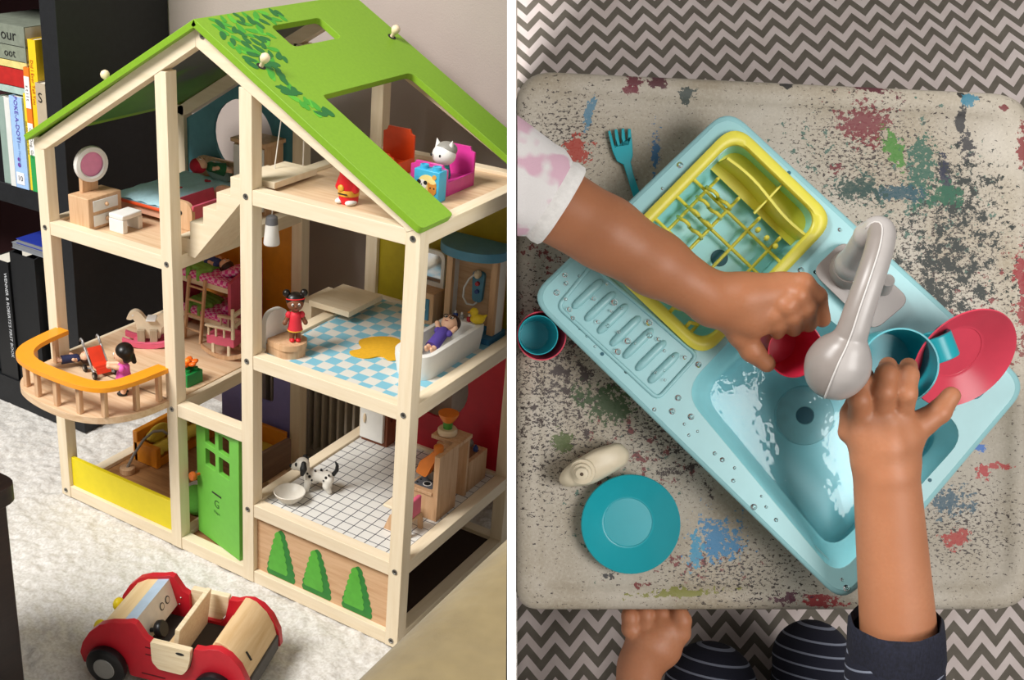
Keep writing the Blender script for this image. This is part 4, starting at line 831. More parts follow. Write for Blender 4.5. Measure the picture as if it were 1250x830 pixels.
part('seat_back', MB().box(.006, .012, -.011, .013, .024, .050), PK, o, bev=.002); part('seat', MB().box(-.014, .012, -.012, .014, .020, .024), WT, o)
part('tray', MB().box(-.028, -.006, -.015, .017, .032, .0355), WX, o, bev=.0008); part('tray_support', MB().box(-.016, -.011, -.008, .010, .024, .032), WT, o)
for sg in (-.014, .013): part('leg', MB().plate([(-.026, 0), (-.012, 0), (-.006, .022), (-.018, .022)], (), xz(sg, sg + .004), 0, 1), WT, o); part('leg', MB().plate([(.008, 0), (.014, 0), (.012, .022), (.006, .022)], (), xz(sg, sg + .004), 0, 1), WT, o)
# ---------------------------------------------------------------- living room
SO = mt('sofa_orange', 'DC8A20', .5); YC = mt('cushion_yellow', 'D8C04A', .8, bump=.3, bscale=600)
o = thing('toy_sofa', 'orange toy sofa with yellow cushions in the living room', 'sofa', (-.535, .190, FL_LIV))
part('arm', MB().box(-.036, .012, -.068, -.058, 0, .034), SO, o, bev=.0015); part('arm', MB().box(-.036, .012, .058, .068, 0, .034), SO, o, bev=.0015); part('seat', MB().box(-.028, .010, -.058, .058, .0, .014), SO, o, bev=.001)
part('backrest', MB().box(-.038, -.028, -.068, .068, 0, .052), SO, o, bev=.0015)
for y_ in (-.03, .028): part('cushion', cushion(.017, .026, .007), YC, o, smooth=True, M=M0((-.006, y_, .021))); part('cushion', cushion(.006, .024, .015), YC, o, smooth=True, M=M0((-.020, y_, .038)))
o = thing('toy_sofa', 'orange toy armchair with yellow seat behind the brown board', 'armchair', (-.408, .235, FL_LIV))
part('seat', MB().box(-.030, .030, -.024, .024, 0, .020), SO, o, bev=.001); part('backrest', MB().box(-.030, .030, .018, .026, .02, .056), SO, o, bev=.0015); part('arm', MB().box(-.032, -.024, -.024, .018, .02, .038), SO, o, bev=.001); part('cushion', cushion(.024, .019, .007), YC, o, smooth=True, M=M0((.003, -.003, .026)))
o = thing('toy_board', 'dark brown toy board on a beech foot in the stair hall', 'toy furniture', TR(-.343, .185, FL_LIV, 0))
part('panel', MB().plate(rloop([(-.036, .028), (.036, .024), (.036, .074), (-.036, .078)], .003), (), lambda a, b, h: (h, a, b), -.003, .003), wood('brown_board', '7E6350', '6A5140', 'y', 40), o, bev=.0008); part('foot', MB().box(-.010, .010, -.022, .022, 0, .027), WT, o, bev=.0008)
o = thing('toy_floor_lamp', 'toy floor lamp with bent silver stem and yellow shade', 'lamp', (-.552, .088, FL_LIV))
part('base', MB().lathe([(.0105, 0), (.0115, .001), (.0115, .009), (.010, .010), (.0001, .010)], (0, 0, 0), (0, 0, 1), 22), WT, o, smooth=40)
part('stem', MB().tube([(0, 0, .009), (.006, .010, .030), (.014, .024, .052), (.022, .036, .063), (.032, .046, .064), (.038, .050, .058)], .0022, 10), SIL, o, smooth=True)
part('shade', MB().lathe([(.004, 0), (.0055, -.003), (.0115, -.016), (.0105, -.0155), (.004, -.002)], (.041, .052, .060), (-.35, -.3, 1), 20), mt('shade_yellow', 'C9B22E', .45), o, smooth=40)
o = part('ball_cushion', blob([('e', (0, 0, .020), (.021, .018, .020)), ('e', (0, 0, .030), (.016, .014, .016))], .006, .0018), mt('lime_felt', '6CC04A', .95, bump=.6, bscale=500), M=M0((-.392, .066, FL_LIV)), smooth=True); tag(o, 'lime green felt cushion beside the green door', 'cushion')
for i, (x_, y_, rz, lab) in enumerate(((-.452, .150, 20, 'white paper sheet lying deeper behind the green door'), (-.437, .118, -12, 'small pale card nearer to the lime cushion'))):
    o = part('paper_sheet', MB().plate(rloop([(-.016, -.010), (.016, -.010), (.016, .010), (-.016, .010)], .001, 2), (), None, 0, .0006), mt('paper_pale', 'D6DADF', .7), M=TR(x_, y_, FL_LIV + .003, rz)); tag(o, lab, 'paper', 'papers on the living room floor')
# ================================================================ red toy car
CRD = mt('car_red', 'BE1E2C', .4, var=.05); CLW = wood('car_birch', 'DDBE92', 'CDA877', 'y', 40); CPL = wood('car_ply', 'EAD9B8', 'D9C29A', 'x', 60)
car = thing('toy_car', 'red wooden toy convertible with birch doors on the carpet', 'toy car', Matrix.Translation((-.279, -.261, 0)) @ Matrix.Rotation(math.radians(17), 4, 'Z'))
Wc = .106
side = [(.006, .017), (.010, .017)] + [(.040 - .026 * math.cos(a), .016 + .030 * math.sin(a)) for a in [i * math.pi / 8 for i in range(9)]] + [(.068, .014), (.150, .014)] + [(.176 - .026 * math.cos(a), .016 + .030 * math.sin(a)) for a in [i * math.pi / 8 for i in range(9)]] + [(.206, .018), (.216, .024), (.214, .045), (.205, .064), (.193, .076), (.180, .081), (.168, .079), (.160, .075), (.150, .0745), (.147, .060), (.144, .046), (.138, .038), (.102, .038), (.098, .045), (.097, .068), (.089, .072), (.082, .082), (.077, .089), (.071, .0905), (.062, .087), (.045, .083), (.030, .076), (.016, .062), (.006, .045), (.002, .030)]
for y_ in (0, Wc - .009): part('side_panel', MB().plate(side, (), xz(y_, y_ + .009), 0, 1), CRD, car, bev=.0012)
hood = [(.010, .030), (.016, .052), (.028, .069), (.042, .078), (.060, .0825), (.071, .0855), (.080, .052), (.074, .050), (.066, .076), (.04, .070), (.024, .056), (.016, .03)]
part('bonnet', MB().plate(hood[:4] + [(.056, .0815), (.056, .075)] + [(.04, .070), (.024, .056), (.016, .03)], (), xz(.009, Wc - .009), 0, 1), wood('car_bonnet', 'E9CFA0', 'DDBE8A', 'y', 30), car, smooth=40)
part('windscreen_strip', MB().plate([(.056, .0815), (.071, .0855), (.066, .079), (.056, .075)], (), xz(.009, Wc - .009), 0, 1), mt('strip_blue', 'AFC4D6', .4), car)
dash = part('dashboard', MB().plate([(.071, .0855), (.081, .050), (.075, .049), (.066, .079)], (), xz(.009, Wc - .009), 0, 1), mt('dash_cream', 'D8CFC0', .5), car)
for y_ in (.066, .080):
    c_ = Vector((.0762, y_, .068)); dn = Vector((.962, 0, .275))
    part('dial', MB().lathe([(.0048, 0), (.0048, .0006), (.0038, .0006), (.0038, .0003), (.0001, .0003)], c_, dn, 18), INK, dash); part('dial_face', MB().lathe([(.0036, 0), (.0036, .0008), (.0001, .0008)], c_, dn, 16), mt('dial_cream', 'CFC4B0', .5), dash)
sw = part('steering_wheel', MB().lathe([(.0001, .012), (.009, .012), (.0105, .014), (.0105, .019), (.009, .021), (.0001, .021)], (.0765, .032, .058), (.93, 0, .36), 24), mt('car_black', '121214', .35), car, smooth=40); part('steering_column', MB().tube([(.0765, .032, .058), (.09, .032, .063)], .0028, 8), MATS['car_black'], sw)
part('floor_board', MB().box(.055, .195, .009, Wc - .009, .028, .034), mt('car_floor_dark', '37332F', .7), car)
part('front_seat', MB().box(.104, .116, .010, Wc - .010, .034, .052), CLW, car, bev=.001); part('front_backrest', MB().cbox((.1215, Wc / 2, .060), (.006, Wc - .020, .054), Matrix.Rotation(.12, 3, 'Y')), CPL, car, bev=.0008)
part('rear_seat', MB().box(.155, .172, .010, Wc - .010, .034, .055), CLW, car, bev=.001)
boot = [(.167, .036), (.1715, .084), (.1765, .0845), (.186, .0815), (.199, .070), (.2075, .055), (.2115, .040), (.205, .040), (.195, .062), (.180, .074), (.175, .06), (.173, .036)]
bt = part('boot', MB().plate(boot, (), xz(.009, Wc - .009), 0, 1), CLW, car, bev=.0008); part('boot_slot', MB().cbox((.2052, .026, .0605), (.0025, .0016, .012), Matrix.Rotation(-.55, 3, 'Y')), INK, bt)
part('rear_bumper', MB().box(.200, .214, .009, Wc - .009, .020, .040), mt('bumper_grey', '4A4744', .6), car, bev=.001)
for s_, y0_ in ((-1, -.0045), (1, Wc - .0035)):
    dpoly = rloop([(.098, .0455), (.106, .037), (.136, .037), (.1425, .046), (.146, .060), (.147, .0735), (.097, .0735)], [.004, .003, .003, .003, .002, .002, .002], 3)
    d_ = part('door', MB().plate(dpoly, (), xz(y0_, y0_ + .008), 0, 1), CPL, car, bev=.0008)
    part('door_handle', MB().ball((.134, y0_ + (-.0002 if s_ < 0 else .0082), .0665), (.0055, .0006, .0019), 12), INK, d_); part('door_knob_mark', MB().lathe([(.0022, 0), (.0022, .0005), (.0015, .0005)], (.108, y0_ + .0081, .061), (0, 1, 0), 14), WT, d_)
for y_ in (.03, .076): part('headlight', MB().ball((.012, y_, .048), (.007, .0085, .0085), 14), mt('headlight_yellow', 'E4CB1E', .4), car, smooth=True)
for x_ in (.040, .176):
    for y_, sg in ((-.006, -1), (Wc + .006, 1)):
        w_ = part('wheel', MB().lathe([(.0001, -.007), (.020, -.007), (.0245, -.0045), (.0255, 0), (.0245, .0045), (.020, .007), (.0001, .007)], (x_, y_, .0255), (0, 1, 0), 32), MATS['car_black'], car, smooth=40)
        part('hub_cap', MB().lathe([(.0135, 0), (.013, .0012), (.0001, .0014)], (x_, y_ + sg * .007, .0255), (0, sg, 0), 24), mt('hub_grey', '8E8D89', .5), w_, smooth=40)
for z_ in (.050, .060): part('side_stripe', MB().box(.088, .0955, -.0004, .0004, z_, z_ + .0014), mt('stripe_dark', '5A1016', .6), car)
part('side_stripe', MB().box(.082, .112, -.0004, .0004, .0215, .023), MATS['stripe_dark'], car)
for x_, z_ in ((.084, .052), (.086, .062)): part('screw', MB().ball((x_, Wc - .0092, z_), .0012, 6), STEEL, car)
# ================================================================ the play table with the toy sink
def P(px, py, h=0.):
    """table-frame point seen at photo pixel (px, py), h metres above the table top"""
    return Vector(((px - PX0) * (TD - h) / FPX - (940 - PX0) * TD / FPX, (PY0 - py) * (TD - h) / FPX, h))
def PL(pts, h): return [P(a, b, h) for a, b in pts]
def rthing(name, label, cat, base, group=None):
    o = thing(name, label, cat, MR @ Matrix.Translation(base), group); o['_b'] = tuple(base); return o
def rpart(name, mb, mat, parent, **kw):
    b = Vector(parent['_b']) if '_b' in parent else Vector(parent.parent['_b'])
    mb.v = [tuple(Vector(p) - b) for p in mb.v]
    return part(name, mb, mat, parent, **kw)
# chevron cloth on the floor round the table
k = NT('chevron_cloth'); uv = k.tc.outputs['UV']; sx = k.n('ShaderNodeSeparateXYZ'); k.l(uv, sx.inputs[0])
wob = k.math('MULTIPLY', k.math('SUBTRACT', k.noise(uv, 7, 2), .5), .006)
tri = k.math('PINGPONG', k.math('ADD', sx.outputs[0], 5.0), .0152)
yy = k.math('ADD', k.math('ADD', k.math('MULTIPLY', tri, 1.22), k.math('ADD', sx.outputs[1], 5.0)), wob)
st = k.math('LESS_THAN', k.math('FRACT', k.math('DIVIDE', yy, .0246)), .5)
k.col(k.mix(st, k.ramp(k.noise(uv, 30, 3), [(.3, 'C2B4AF'), (.7, 'D2C6C2')]), k.ramp(k.noise(uv, 60, 3), [(.3, '5F584E'), (.7, '6C655B')]))); k.b.inputs['Roughness'].default_value = .85; k.bump(k.noise(uv, 40, 4), .4, .004); CHEV = k.m
nx, ny = 60, 70; Vv = []; UV = []
Xl = (631.2 - PX0) / FPX; Ys = [-.62 + 1.1 * j / (ny - 1) for j in range(ny)]
arc = -.62
for j, y in enumerate(Ys):
    zb = -.19 if y < .14 else -.19 - .5 * (y - .14)
    if j: arc += math.hypot(y - Ys[j - 1], zb - zprev)
    zprev = zb
    xl = Xl * (TD - zb) - (940 - PX0) * TD / FPX
    for i in range(nx):
        u = i / (nx - 1); x = xl + (.62 - xl) * u
        zw = .004 * math.sin(x * 21 + y * 9) * min(1, u * 6) if y > .14 else .0015 * math.sin(x * 30) * min(1, u * 6)
        Vv.append((x, y, zb + zw)); UV.append((x, arc - .055 * x))
ff = [(j * nx + i, j * nx + i + 1, (j + 1) * nx + i + 1, (j + 1) * nx + i) for j in range(ny - 1) for i in range(nx - 1)]
mb = MB().add(Vv, ff); cl = part('chevron_cloth', mb, CHEV, smooth=True, M=MR.copy()); tag(cl, 'grey and white chevron cloth spread under the play table', 'cloth')
ul = cl.data.uv_layers.new(name='UVMap')
uvs = np.array(UV)[np.array([l.vertex_index for l in cl.data.loops])]; ul.data.foreach_set('uv', uvs.ravel())
sol = cl.modifiers.new('thickness', 'SOLIDIFY'); sol.thickness = .002; sol.offset = -1
# play table
k = NT('paint_spattered_top'); v = k.mp(); sxy = k.n('ShaderNodeSeparateXYZ'); k.l(v, sxy.inputs[0])
ns = k.noise(v, 55, 5, .65); nf = k.noise(v, 210, 4, .7); nf2 = k.noise(k.mp((1, 1, 1), (3, 1, 2)), 330, 3, .7); nl = k.noise(v, 9, 3)
base_c = k.mix(k.ramp(nl, [(.35, (0, 0, 0, 1)), (.65, (1, 1, 1, 1))]), '9C907C', 'B9B1A4')
colr = k.mix(k.math('MULTIPLY', k.ramp(nf2, [(.45, (0, 0, 0, 1)), (.7, (1, 1, 1, 1))]), .25), base_c, 'D8D0C0')
def spot(px, py, rx, ry, rot=0.):
    c = P(px, py, 0); s_ = .000745
    m = k.mp((1, 1, 1)); sub = k.n('ShaderNodeVectorMath'); sub.operation = 'SUBTRACT'; k.l(m, sub.inputs[0]); sub.inputs[1].default_value = (c.x, c.y, 0)
    rt = k.n('ShaderNodeVectorRotate'); rt.rotation_type = 'Z_AXIS'; k.l(sub.outputs[0], rt.inputs['Vector']); rt.inputs['Angle'].default_value = math.radians(rot)
    mu = k.n('ShaderNodeVectorMath'); mu.operation = 'MULTIPLY'; k.l(rt.outputs[0], mu.inputs[0]); mu.inputs[1].default_value = (1 / (rx * s_), 1 / (ry * s_), 0)
    ln = k.n('ShaderNodeVectorMath'); ln.operation = 'LENGTH'; k.l(mu.outputs[0], ln.inputs[0])
    return k.math('SUBTRACT', 1, ln.outputs['Value'])
def zone(spots):
    z = None
    for q in spots:
        a = k.math('MAXIMUM', spot(*q), 0.); z = a if z is None else k.math('MAXIMUM', z, a)
    return k.math('POWER', z, .4)
# fine dark flecks where paint has been worked in
zd = zone([(1150, 330, 135, 200), (680, 480, 120, 230), (900, 700, 150, 60), (690, 165, 90, 80), (1060, 190, 150, 110), (1170, 640, 110, 90), (800, 520, 120, 120)]); zd = k.math('MAXIMUM', zd, .42)
def layer(z, noise, hi, lo, c):
    global colr
    thr = k.math('SUBTRACT', hi, k.math('MULTIPLY', z, hi - lo)); colr = k.mix(k.math('GREATER_THAN', noise, thr), colr, c)
n1_ = k.noise(k.mp((1, 1, 1), (.3, .7, 0)), 80, 6, .8); n2_ = k.noise(k.mp((1, 1.6, 1), (1.3, .2, 0)), 260, 4, .7); n3_ = k.noise(k.mp((1, 1, 1), (2.3, 5.7, 0)), 85, 5, .7); n4_ = k.noise(k.mp((1, 1, 1), (7.3, 2.7, 0)), 95, 5, .7)
layer(zone([(690, 350, 110, 140), (1200, 400, 90, 140), (790, 545, 130, 110), (840, 690, 170, 50)]), n3_, .78, .545, '7A3A38')
layer(zone([(1130, 250, 160, 150), (1000, 190, 120, 80), (760, 620, 120, 120)]), n4_, .80, .55, '4E6A5E')
layer(zd, n2_, .72, .525, '3A302C')
layer(zone([(690, 470, 120, 190), (850, 560, 110, 90)]), n1_, .80, .515, '3E302B')
layer(zone([(1155, 330, 120, 170), (1170, 250, 90, 110)]), n1_, .76, .475, '2B302C')
for (px, py, rx, ry, rot, c, am) in [(1056, 148, 26, 24, 20, '6E1522', 1.3), (1092, 184, 9, 24, -25, '3E7A26', 1.), (1172, 148, 6, 17, 0, '15171E', .5), (1181, 178, 9, 14, 0, '2A2A30', 1.2), (1060, 108, 26, 6, 20, '541026', 1.), (770, 98, 9, 9, 0, '5E1428', 1.2), (802, 96, 11, 11, 0, '4A0E22', 1.1), (768, 111, 9, 4, 0, '6A1426', 1.), (704, 184, 17, 15, 30, 'A3301E', 1.1), (800, 195, 4, 32, 0, '2E6A96', 1.3), (720, 137, 5, 16, 10, '4A7A92', 1.2), (1125, 205, 14, 30, 10, '2A5A4A', 1.3), (1155, 225, 6, 30, -8, '1A2038', 1.), (1098, 236, 46, 8, 3, '1E4A56', 1.1), (1050, 232, 22, 16, 0, '1E4038', 1.3), (1150, 240, 20, 14, 0, '1F5A40', 1.1),
        (875, 660, 22, 22, 30, '2B7AA8', 1.5), (850, 675, 8, 20, 0, '3F8FB0', 1.2), (995, 733, 24, 6, 4, '96242C', 1.2), (1165, 657, 14, 9, -20, 'A83028', 1.1), (1200, 577, 8, 9, 0, 'B02A30', .8), (1210, 570, 20, 4, -8, 'B03A3A', 1.), (1195, 545, 9, 7, 0, '2F6FC0', .8), (830, 722, 46, 4, -3, '7A7A2A', 1.2), (740, 492, 28, 18, 10, '2F4A1E', 1.4), (688, 540, 12, 10, 0, '4A5A22', 1.3), (1245, 180, 6, 22, 0, '7A1E22', 1.), (1243, 345, 7, 40, 0, '8A1E26', 1.2), (1215, 420, 26, 16, 30, '7A3A34', 1.3), (1020, 205, 8, 6, 0, '6A1A24', 1.), (960, 85 + 20, 6, 5, 0, '1A1A1E', 1.), (835, 118, 8, 8, 0, '2A3A36', 1.3), (1025, 98, 3, 3, 0, '111111', .6), (1170, 117, 4, 4, 0, '151515', .6), (1180, 124, 8, 6, 0, '3A7A90', 1.), (1221, 133, 5, 4, 0, '6A1620', .6), (745, 703, 8, 4, 0, '1A1A20', 1.), (1160, 610, 20, 14, 0, '3A5A6A', 1.5), (955, 728, 16, 6, 0, '5A3040', 1.4)]:
    m_ = k.math('ADD', spot(px, py, rx * 1.5, ry * 1.5, rot), k.math('MULTIPLY', k.math('SUBTRACT', ns, .5), 2.2 * am)); m_ = k.math('ADD', m_, k.math('MULTIPLY', k.math('SUBTRACT', nf, .5), 2.8 * am))
    colr = k.mix(k.math('MULTIPLY', k.math('GREATER_THAN', m_, .34), .92), colr, c)
k.col(colr); k.b.inputs['Roughness'].default_value = .55; k.bump(k.noise(v, 500, 3), .25, .0008); PAINT = k.m
tb = rthing('play_table', 'cream plastic play table top spattered with old paint', 'table', P(940, 415, 0))
tq = [(632.5, 744), (1258, 744), (1258, 116), (632.5, 86)]
def tl(ins, h, r=46): return PL(rloop([(tq[0][0] + ins, tq[0][1] - ins), (tq[1][0] - ins, tq[1][1] - ins), (tq[2][0] - ins, tq[2][1] + ins), (tq[3][0] + ins, tq[3][1] + ins)], [r * .6 - ins * .3, r - ins * .5, r - ins * .5, r - ins * .5], 8), h)
def tl0(ins, h): return [Vector((p.x, p.y, h)) for p in tl(ins, 0)]
rpart('table_top', MB().loft([tl0(6, -.038), tl0(0, -.032), tl0(-1, -.004), tl0(2, .003), tl0(8, .006), tl0(20, .006), tl0(28, .003), tl0(36, 0.0), tl0(60, 0)]), PAINT, tb, smooth=50)
for px, py in ((690, 690), (1190, 690), (1190, 170), (690, 150)):
    c = P(px, py, 0); rpart('leg', MB().lathe([(.02, -.186), (.018, -.1), (.022, -.036)], (c.x, c.y, 0), (0, 0, 1), 16), mt('leg_cream', 'C8BCA4', .6), tb, smooth=40)
# toy sink
RIM = .055
AQ = mt('aqua_plastic', '97C9CD', .32, var=.02); AQ_LIT = mt('aqua_plastic_lit', 'A0E8F0', .3, var=.02)  # basins are the same plastic; their brighter tone paints in light bounced inside
Wq, Nq, Eq, Sq = (645, 363), (888, 131), (1256, 470), (1030, 738)
def Q(s, t): return (Wq[0] + s * (Sq[0] - Wq[0]) + t * (Nq[0] - Wq[0]) + s * t * (Eq[0] - Sq[0] - Nq[0] + Wq[0]), Wq[1] + s * (Sq[1] - Wq[1]) + t * (Nq[1] - Wq[1]) + s * t * (Eq[1] - Sq[1] - Nq[1] + Wq[1]))
def oq(ins): a, b = ins / 537, ins / 336; return [Q(a, b), Q(1 - a, b), Q(1 - a, 1 - b), Q(a, 1 - b)]
snk = rthing('toy_sink', 'aqua blue toy kitchen sink unit with two basins on the table', 'toy sink', P(950, 430, 0))
hole_r = rloop([(742, 320), (858, 428), (1006, 268), (897, 164)], 26, 6)        # rack basin
hole_b = rloop([(833, 478), (1022, 705), (1182, 528), (957, 345)], [34, 30, 34, 30], 7)     # wash basin
hole_p = rloop([(1120, 430), (1190, 492), (1222, 455), (1150, 392)], 14, 5)
outer = rloop(oq(0), 30, 7)
mb = MB().plate(rloop(oq(5), 27, 7), [hole_r, hole_b, hole_p], lambda a, b, h: P(a, b, RIM + h), -.003, 0)
rpart('rim', mb, AQ, snk, bev=.0015, seg=3)
def lp(px, h): return PL(px, h)
ob = lp(outer, RIM - .003); cen = sum(ob, Vector()) / len(ob)
def shrink(l, q, h): return [Vector((cen.x + (p.x - cen.x) * q + dxs(h), cen.y + (p.y - cen.y) * q, h)) for p in l]
def dxs(h): return .012 if h < RIM - .008 else 0
rpart('skirt', MB().loft([lp(rloop(oq(5.5), 27, 7), RIM - .0002), lp(rloop(oq(2), 29, 7), RIM - .0012), ob, lp(outer, RIM - .009), lp(rloop(oq(5), 27, 7), RIM - .0105), shrink(ob, .90, RIM - .011), shrink(ob, .87, .0015)], False, False), AQ, snk, smooth=45)
def basin(name, hole, floor_px, hf, mat):
    n_ = len(hole); fl_ = floor_px
    a = [P(x, y, RIM - .0012) for x, y in hole]; d = [P(x, y, hf) for x, y in fl_]
    L = [a]
    for f_, hz in ((.12, .88), (.3, .6), (.55, .30), (.8, .08), (1., 0.)):
        L.append([a[i].lerp(d[i], f_).xy.to_3d() + Vector((0, 0, hf + (RIM - .0012 - hf) * hz)) for i in range(n_)])
    c_ = sum(d, Vector()) / n_
    L.append([p.lerp(c_, .5) for p in d])
    return rpart(name, MB().loft(L, False, True), mat, snk, smooth=60)
fb = rloop([(866, 482), (1018, 664), (1146, 533), (962, 392)], [30, 30, 30, 26], 7)
bas = basin('wash_basin', hole_b, fb, .010, AQ_LIT)
fr = rloop([(764, 319), (860, 407), (985, 272), (900, 188)], 24, 6)
basin('rack_basin', hole_r, fr, .018, AQ_LIT)
basin('corner_recess', hole_p, rloop([(1128, 433), (1186, 484), (1210, 455), (1152, 405)], 12, 5), RIM - .02, AQ_LIT)
# drain board ribs
dq = rloop([(681, 374), (723, 323), (851, 434), (803, 487)], 9, 5)
rpart('drain_border', MB().tube(lp(dq, RIM + .0003), .0019, 8, closed=True), AQ, snk, smooth=True)
for i in range(7):
    a = (699 + 93 * i / 6, 376 + 91 * i / 6); b = (735 + 93 * i / 6, 342 + 89 * i / 6); pts_ = [P(a[0] + (b[0] - a[0]) * u, a[1] + (b[1] - a[1]) * u, RIM + .0002) for u in (0, .06, .2, .5, .8, .94, 1)]
    rpart('drain_rib', MB().tube(pts_, [.0012, .0030, .0038, .0038, .0038, .0030, .0012], 10), AQ, snk, smooth=True)
for px, py in ((735, 432), (963, 211), (1135, 586), (1222, 447)): c = P(px, py, RIM); rpart('vent_hole', MB().lathe([(.0017, 0), (.0017, .0003), (.0001, .0003)], c, (0, 0, 1), 12), mt('hole_teal', '0E5A6A', .5), snk)
TEALD = MATS['hole_teal']
c = P(982, 507, .0103); dr = rpart('drain', MB().lathe([(.0075, 0), (.0085, .0012), (.026, .0012), (.027, .0)], c, (0, 0, 1), 32, cap=False), mt('drain_ring', '9AD4DA', .2), snk, smooth=40)
rpart('drain_hole', MB().lathe([(.0078, 0), (.0078, .0008), (.0001, .0008)], c, (0, 0, 1), 24), TEALD, dr)
c = P(878, 315, .0183); rpart('drain_hole', MB().lathe([(.0076, 0), (.0076, .0008), (.0001, .0008)], c, (0, 0, 1), 24), TEALD, snk)
# shallow water
k = NT('shallow_water'); v = k.mp(); tr_ = k.n('ShaderNodeBsdfTransparent'); tr_.inputs[0].default_value = (.95, .99, 1, 1); gl = k.n('ShaderNodeBsdfGlossy'); gl.inputs['Roughness'].default_value = .05
fr_ = k.n('ShaderNodeFresnel'); fr_.inputs[0].default_value = 1.33; bp = k.n('ShaderNodeBump'); bp.inputs['Strength'].default_value = .6; bp.inputs['Distance'].default_value = .0018
k.l(k.noise(v, 60, 2), bp.inputs['Height']); k.l(bp.outputs[0], gl.inputs['Normal']); k.l(bp.outputs[0], fr_.inputs['Normal']); ms = k.n('ShaderNodeMixShader'); k.l(fr_.outputs[0], ms.inputs[0]); k.l(tr_.outputs[0], ms.inputs[1]); k.l(gl.outputs[0], ms.inputs[2]); k.l(ms.outputs[0], k.t.nodes['Material Output'].inputs['Surface']); WATER = k.m
wl = PL(rloop([(857, 481), (1018, 675), (1153, 533), (960, 384)], [30, 30, 30, 26], 7), .016); wb = P(1000, 520, .016)
mb = MB().plate([(p.x - wb.x, p.y - wb.y) for p in wl], (), None, 0, .0004)
o = part('water', mb, WATER, M=MR @ Matrix.Translation(wb)); tag(o, 'shallow clear water in the wash basin of the aqua sink', 'water', kind='stuff')
# faucet
GRY = mt('faucet_grey', '8A817B', .33, var=.03); GRL = mt('faucet_light', 'ACA6A2', .3, var=.03)
fa = rthing('faucet', 'grey plastic toy faucet arching over the aqua sink', 'faucet', P(1050, 350, RIM + .0005))
bpq = rloop([(990, 331), (1066, 405), (1112, 366), (1031, 292)], 16, 6)
rpart('base_plate', MB().plate(bpq, (), lambda a, b, h: P(a, b, RIM + h), .0006, .010), GRY, fa, bev=.003, seg=3)
rpart('column', blob([('c', P(1037, 329, .065), P(1040, 322, .085), .0145, .0135), ('c', P(1040, 322, .085), P(1060, 287, .135), .0115, .0105), ('c', P(1060, 287, .135), P(1071, 279, .150), .0105, .0095)], .003, .0017), GRL, fa, smooth=True)
rpart('collar', MB().tube([P(1037, 331, .066), P(1038, 327, .074), P(1039, 325, .078)], [.0165, .0165, .0145], 24), GRY, fa, smooth=40)
def spline(pts, n):
    pts = [tuple(p) for p in pts]; m = len(pts); out = []
    for i in range(m - 1):
        p0_, p1_, p2_, p3_ = (np.array(pts[max(0, min(m - 1, q))], float) for q in (i - 1, i, i + 1, i + 2))
        for q in range(n):
            u = q / n; out.append(tuple(.5 * ((2 * p1_) + (p2_ - p0_) * u + (2 * p0_ - 5 * p1_ + 4 * p2_ - p3_) * u * u + (3 * p1_ - p0_ - 3 * p2_ + p3_) * u ** 3)))
    return out + [pts[-1]]
ctl = [(1060, 287, .138, .0055), (1068, 279, .146, .0095), (1076, 283, .154, .0104), (1073, 305, .162, .0105), (1062, 340, .167, .0107), (1050, 375, .166, .0112), (1042, 400, .163, .0118), (1038, 411, .160, .0132), (1034, 421, .157, .0182), (1028, 434, .152, .0232), (1021, 450, .146, .0246), (1014, 467, .140, .0205), (1010, 477, .136, .0130), (1008, 482, .134, .004)]
sp_ = spline([tuple(P(a, b, h)) + (r,) for a, b, h, r in ctl], 5)
halves = ([], [])
for i, q in enumerate(sp_):
    c = Vector(q[:3]); t_ = (Vector(sp_[min(i + 1, len(sp_) - 1)][:3]) - Vector(sp_[max(i - 1, 0)][:3])).normalized(); nz = Vector((-.357, 0, 1.06)) - c; nz = (nz - t_ * nz.dot(t_)).normalized(); sd_ = t_.cross(nz)
    for hf in (0, 1): halves[hf].append([c + (nz * math.cos(a) + sd_ * math.sin(a)) * max(q[3], 1e-4) for a in [(hf * math.pi) + u * math.pi / 14 for u in range(15)]])
for hf, m_ in ((0, GRY), (1, GRL)): rpart('spout_half', MB().loft(halves[hf], False, False, closed=False), m_, fa, smooth=60)
rpart('seam', MB().tube([l[0] for l in halves[0][6:-4]], .0007, 6), mt('seam_light', 'C9C4C0', .4), fa, smooth=True)
rpart('lever', MB().tube([P(1078, 352, .066), P(1084, 342, .085)], [.007, .0055], 14), GRL, fa, smooth=40)
# dish rack
YLW = mt('rack_yellow', 'E3DA52', .35, var=.03)
rk = rthing('dish_rack', 'yellow plastic dish rack set in the aqua sink', 'dish rack', P(880, 300, RIM))
ro_ = rloop([(731, 318), (858, 439), (1021, 268), (897, 149)], 30, 8); ri_ = rloop([(750, 318), (858, 420), (1001, 268), (897, 168)], 24, 8)
rpart('rim', MB().loft([lp(ro_, RIM + .001), lp(ro_, RIM + .005), [P(a * .7 + b * .3, c_ * .7 + d * .3, RIM + .007) for (a, c_), (b, d) in zip(ro_, ri_)], [P(a * .2 + b * .8, c_ * .2 + d * .8, RIM + .007) for (a, c_), (b, d) in zip(ro_, ri_)], lp(ri_, RIM + .005), lp([(a * .985 + 877 * .015, b * .985 + 293 * .015) for a, b in ri_], RIM - .012), lp([(a * .96 + 877 * .04, b * .96 + 293 * .04) for a, b in ro_], RIM - .012)], False, False), YLW, rk, smooth=50)
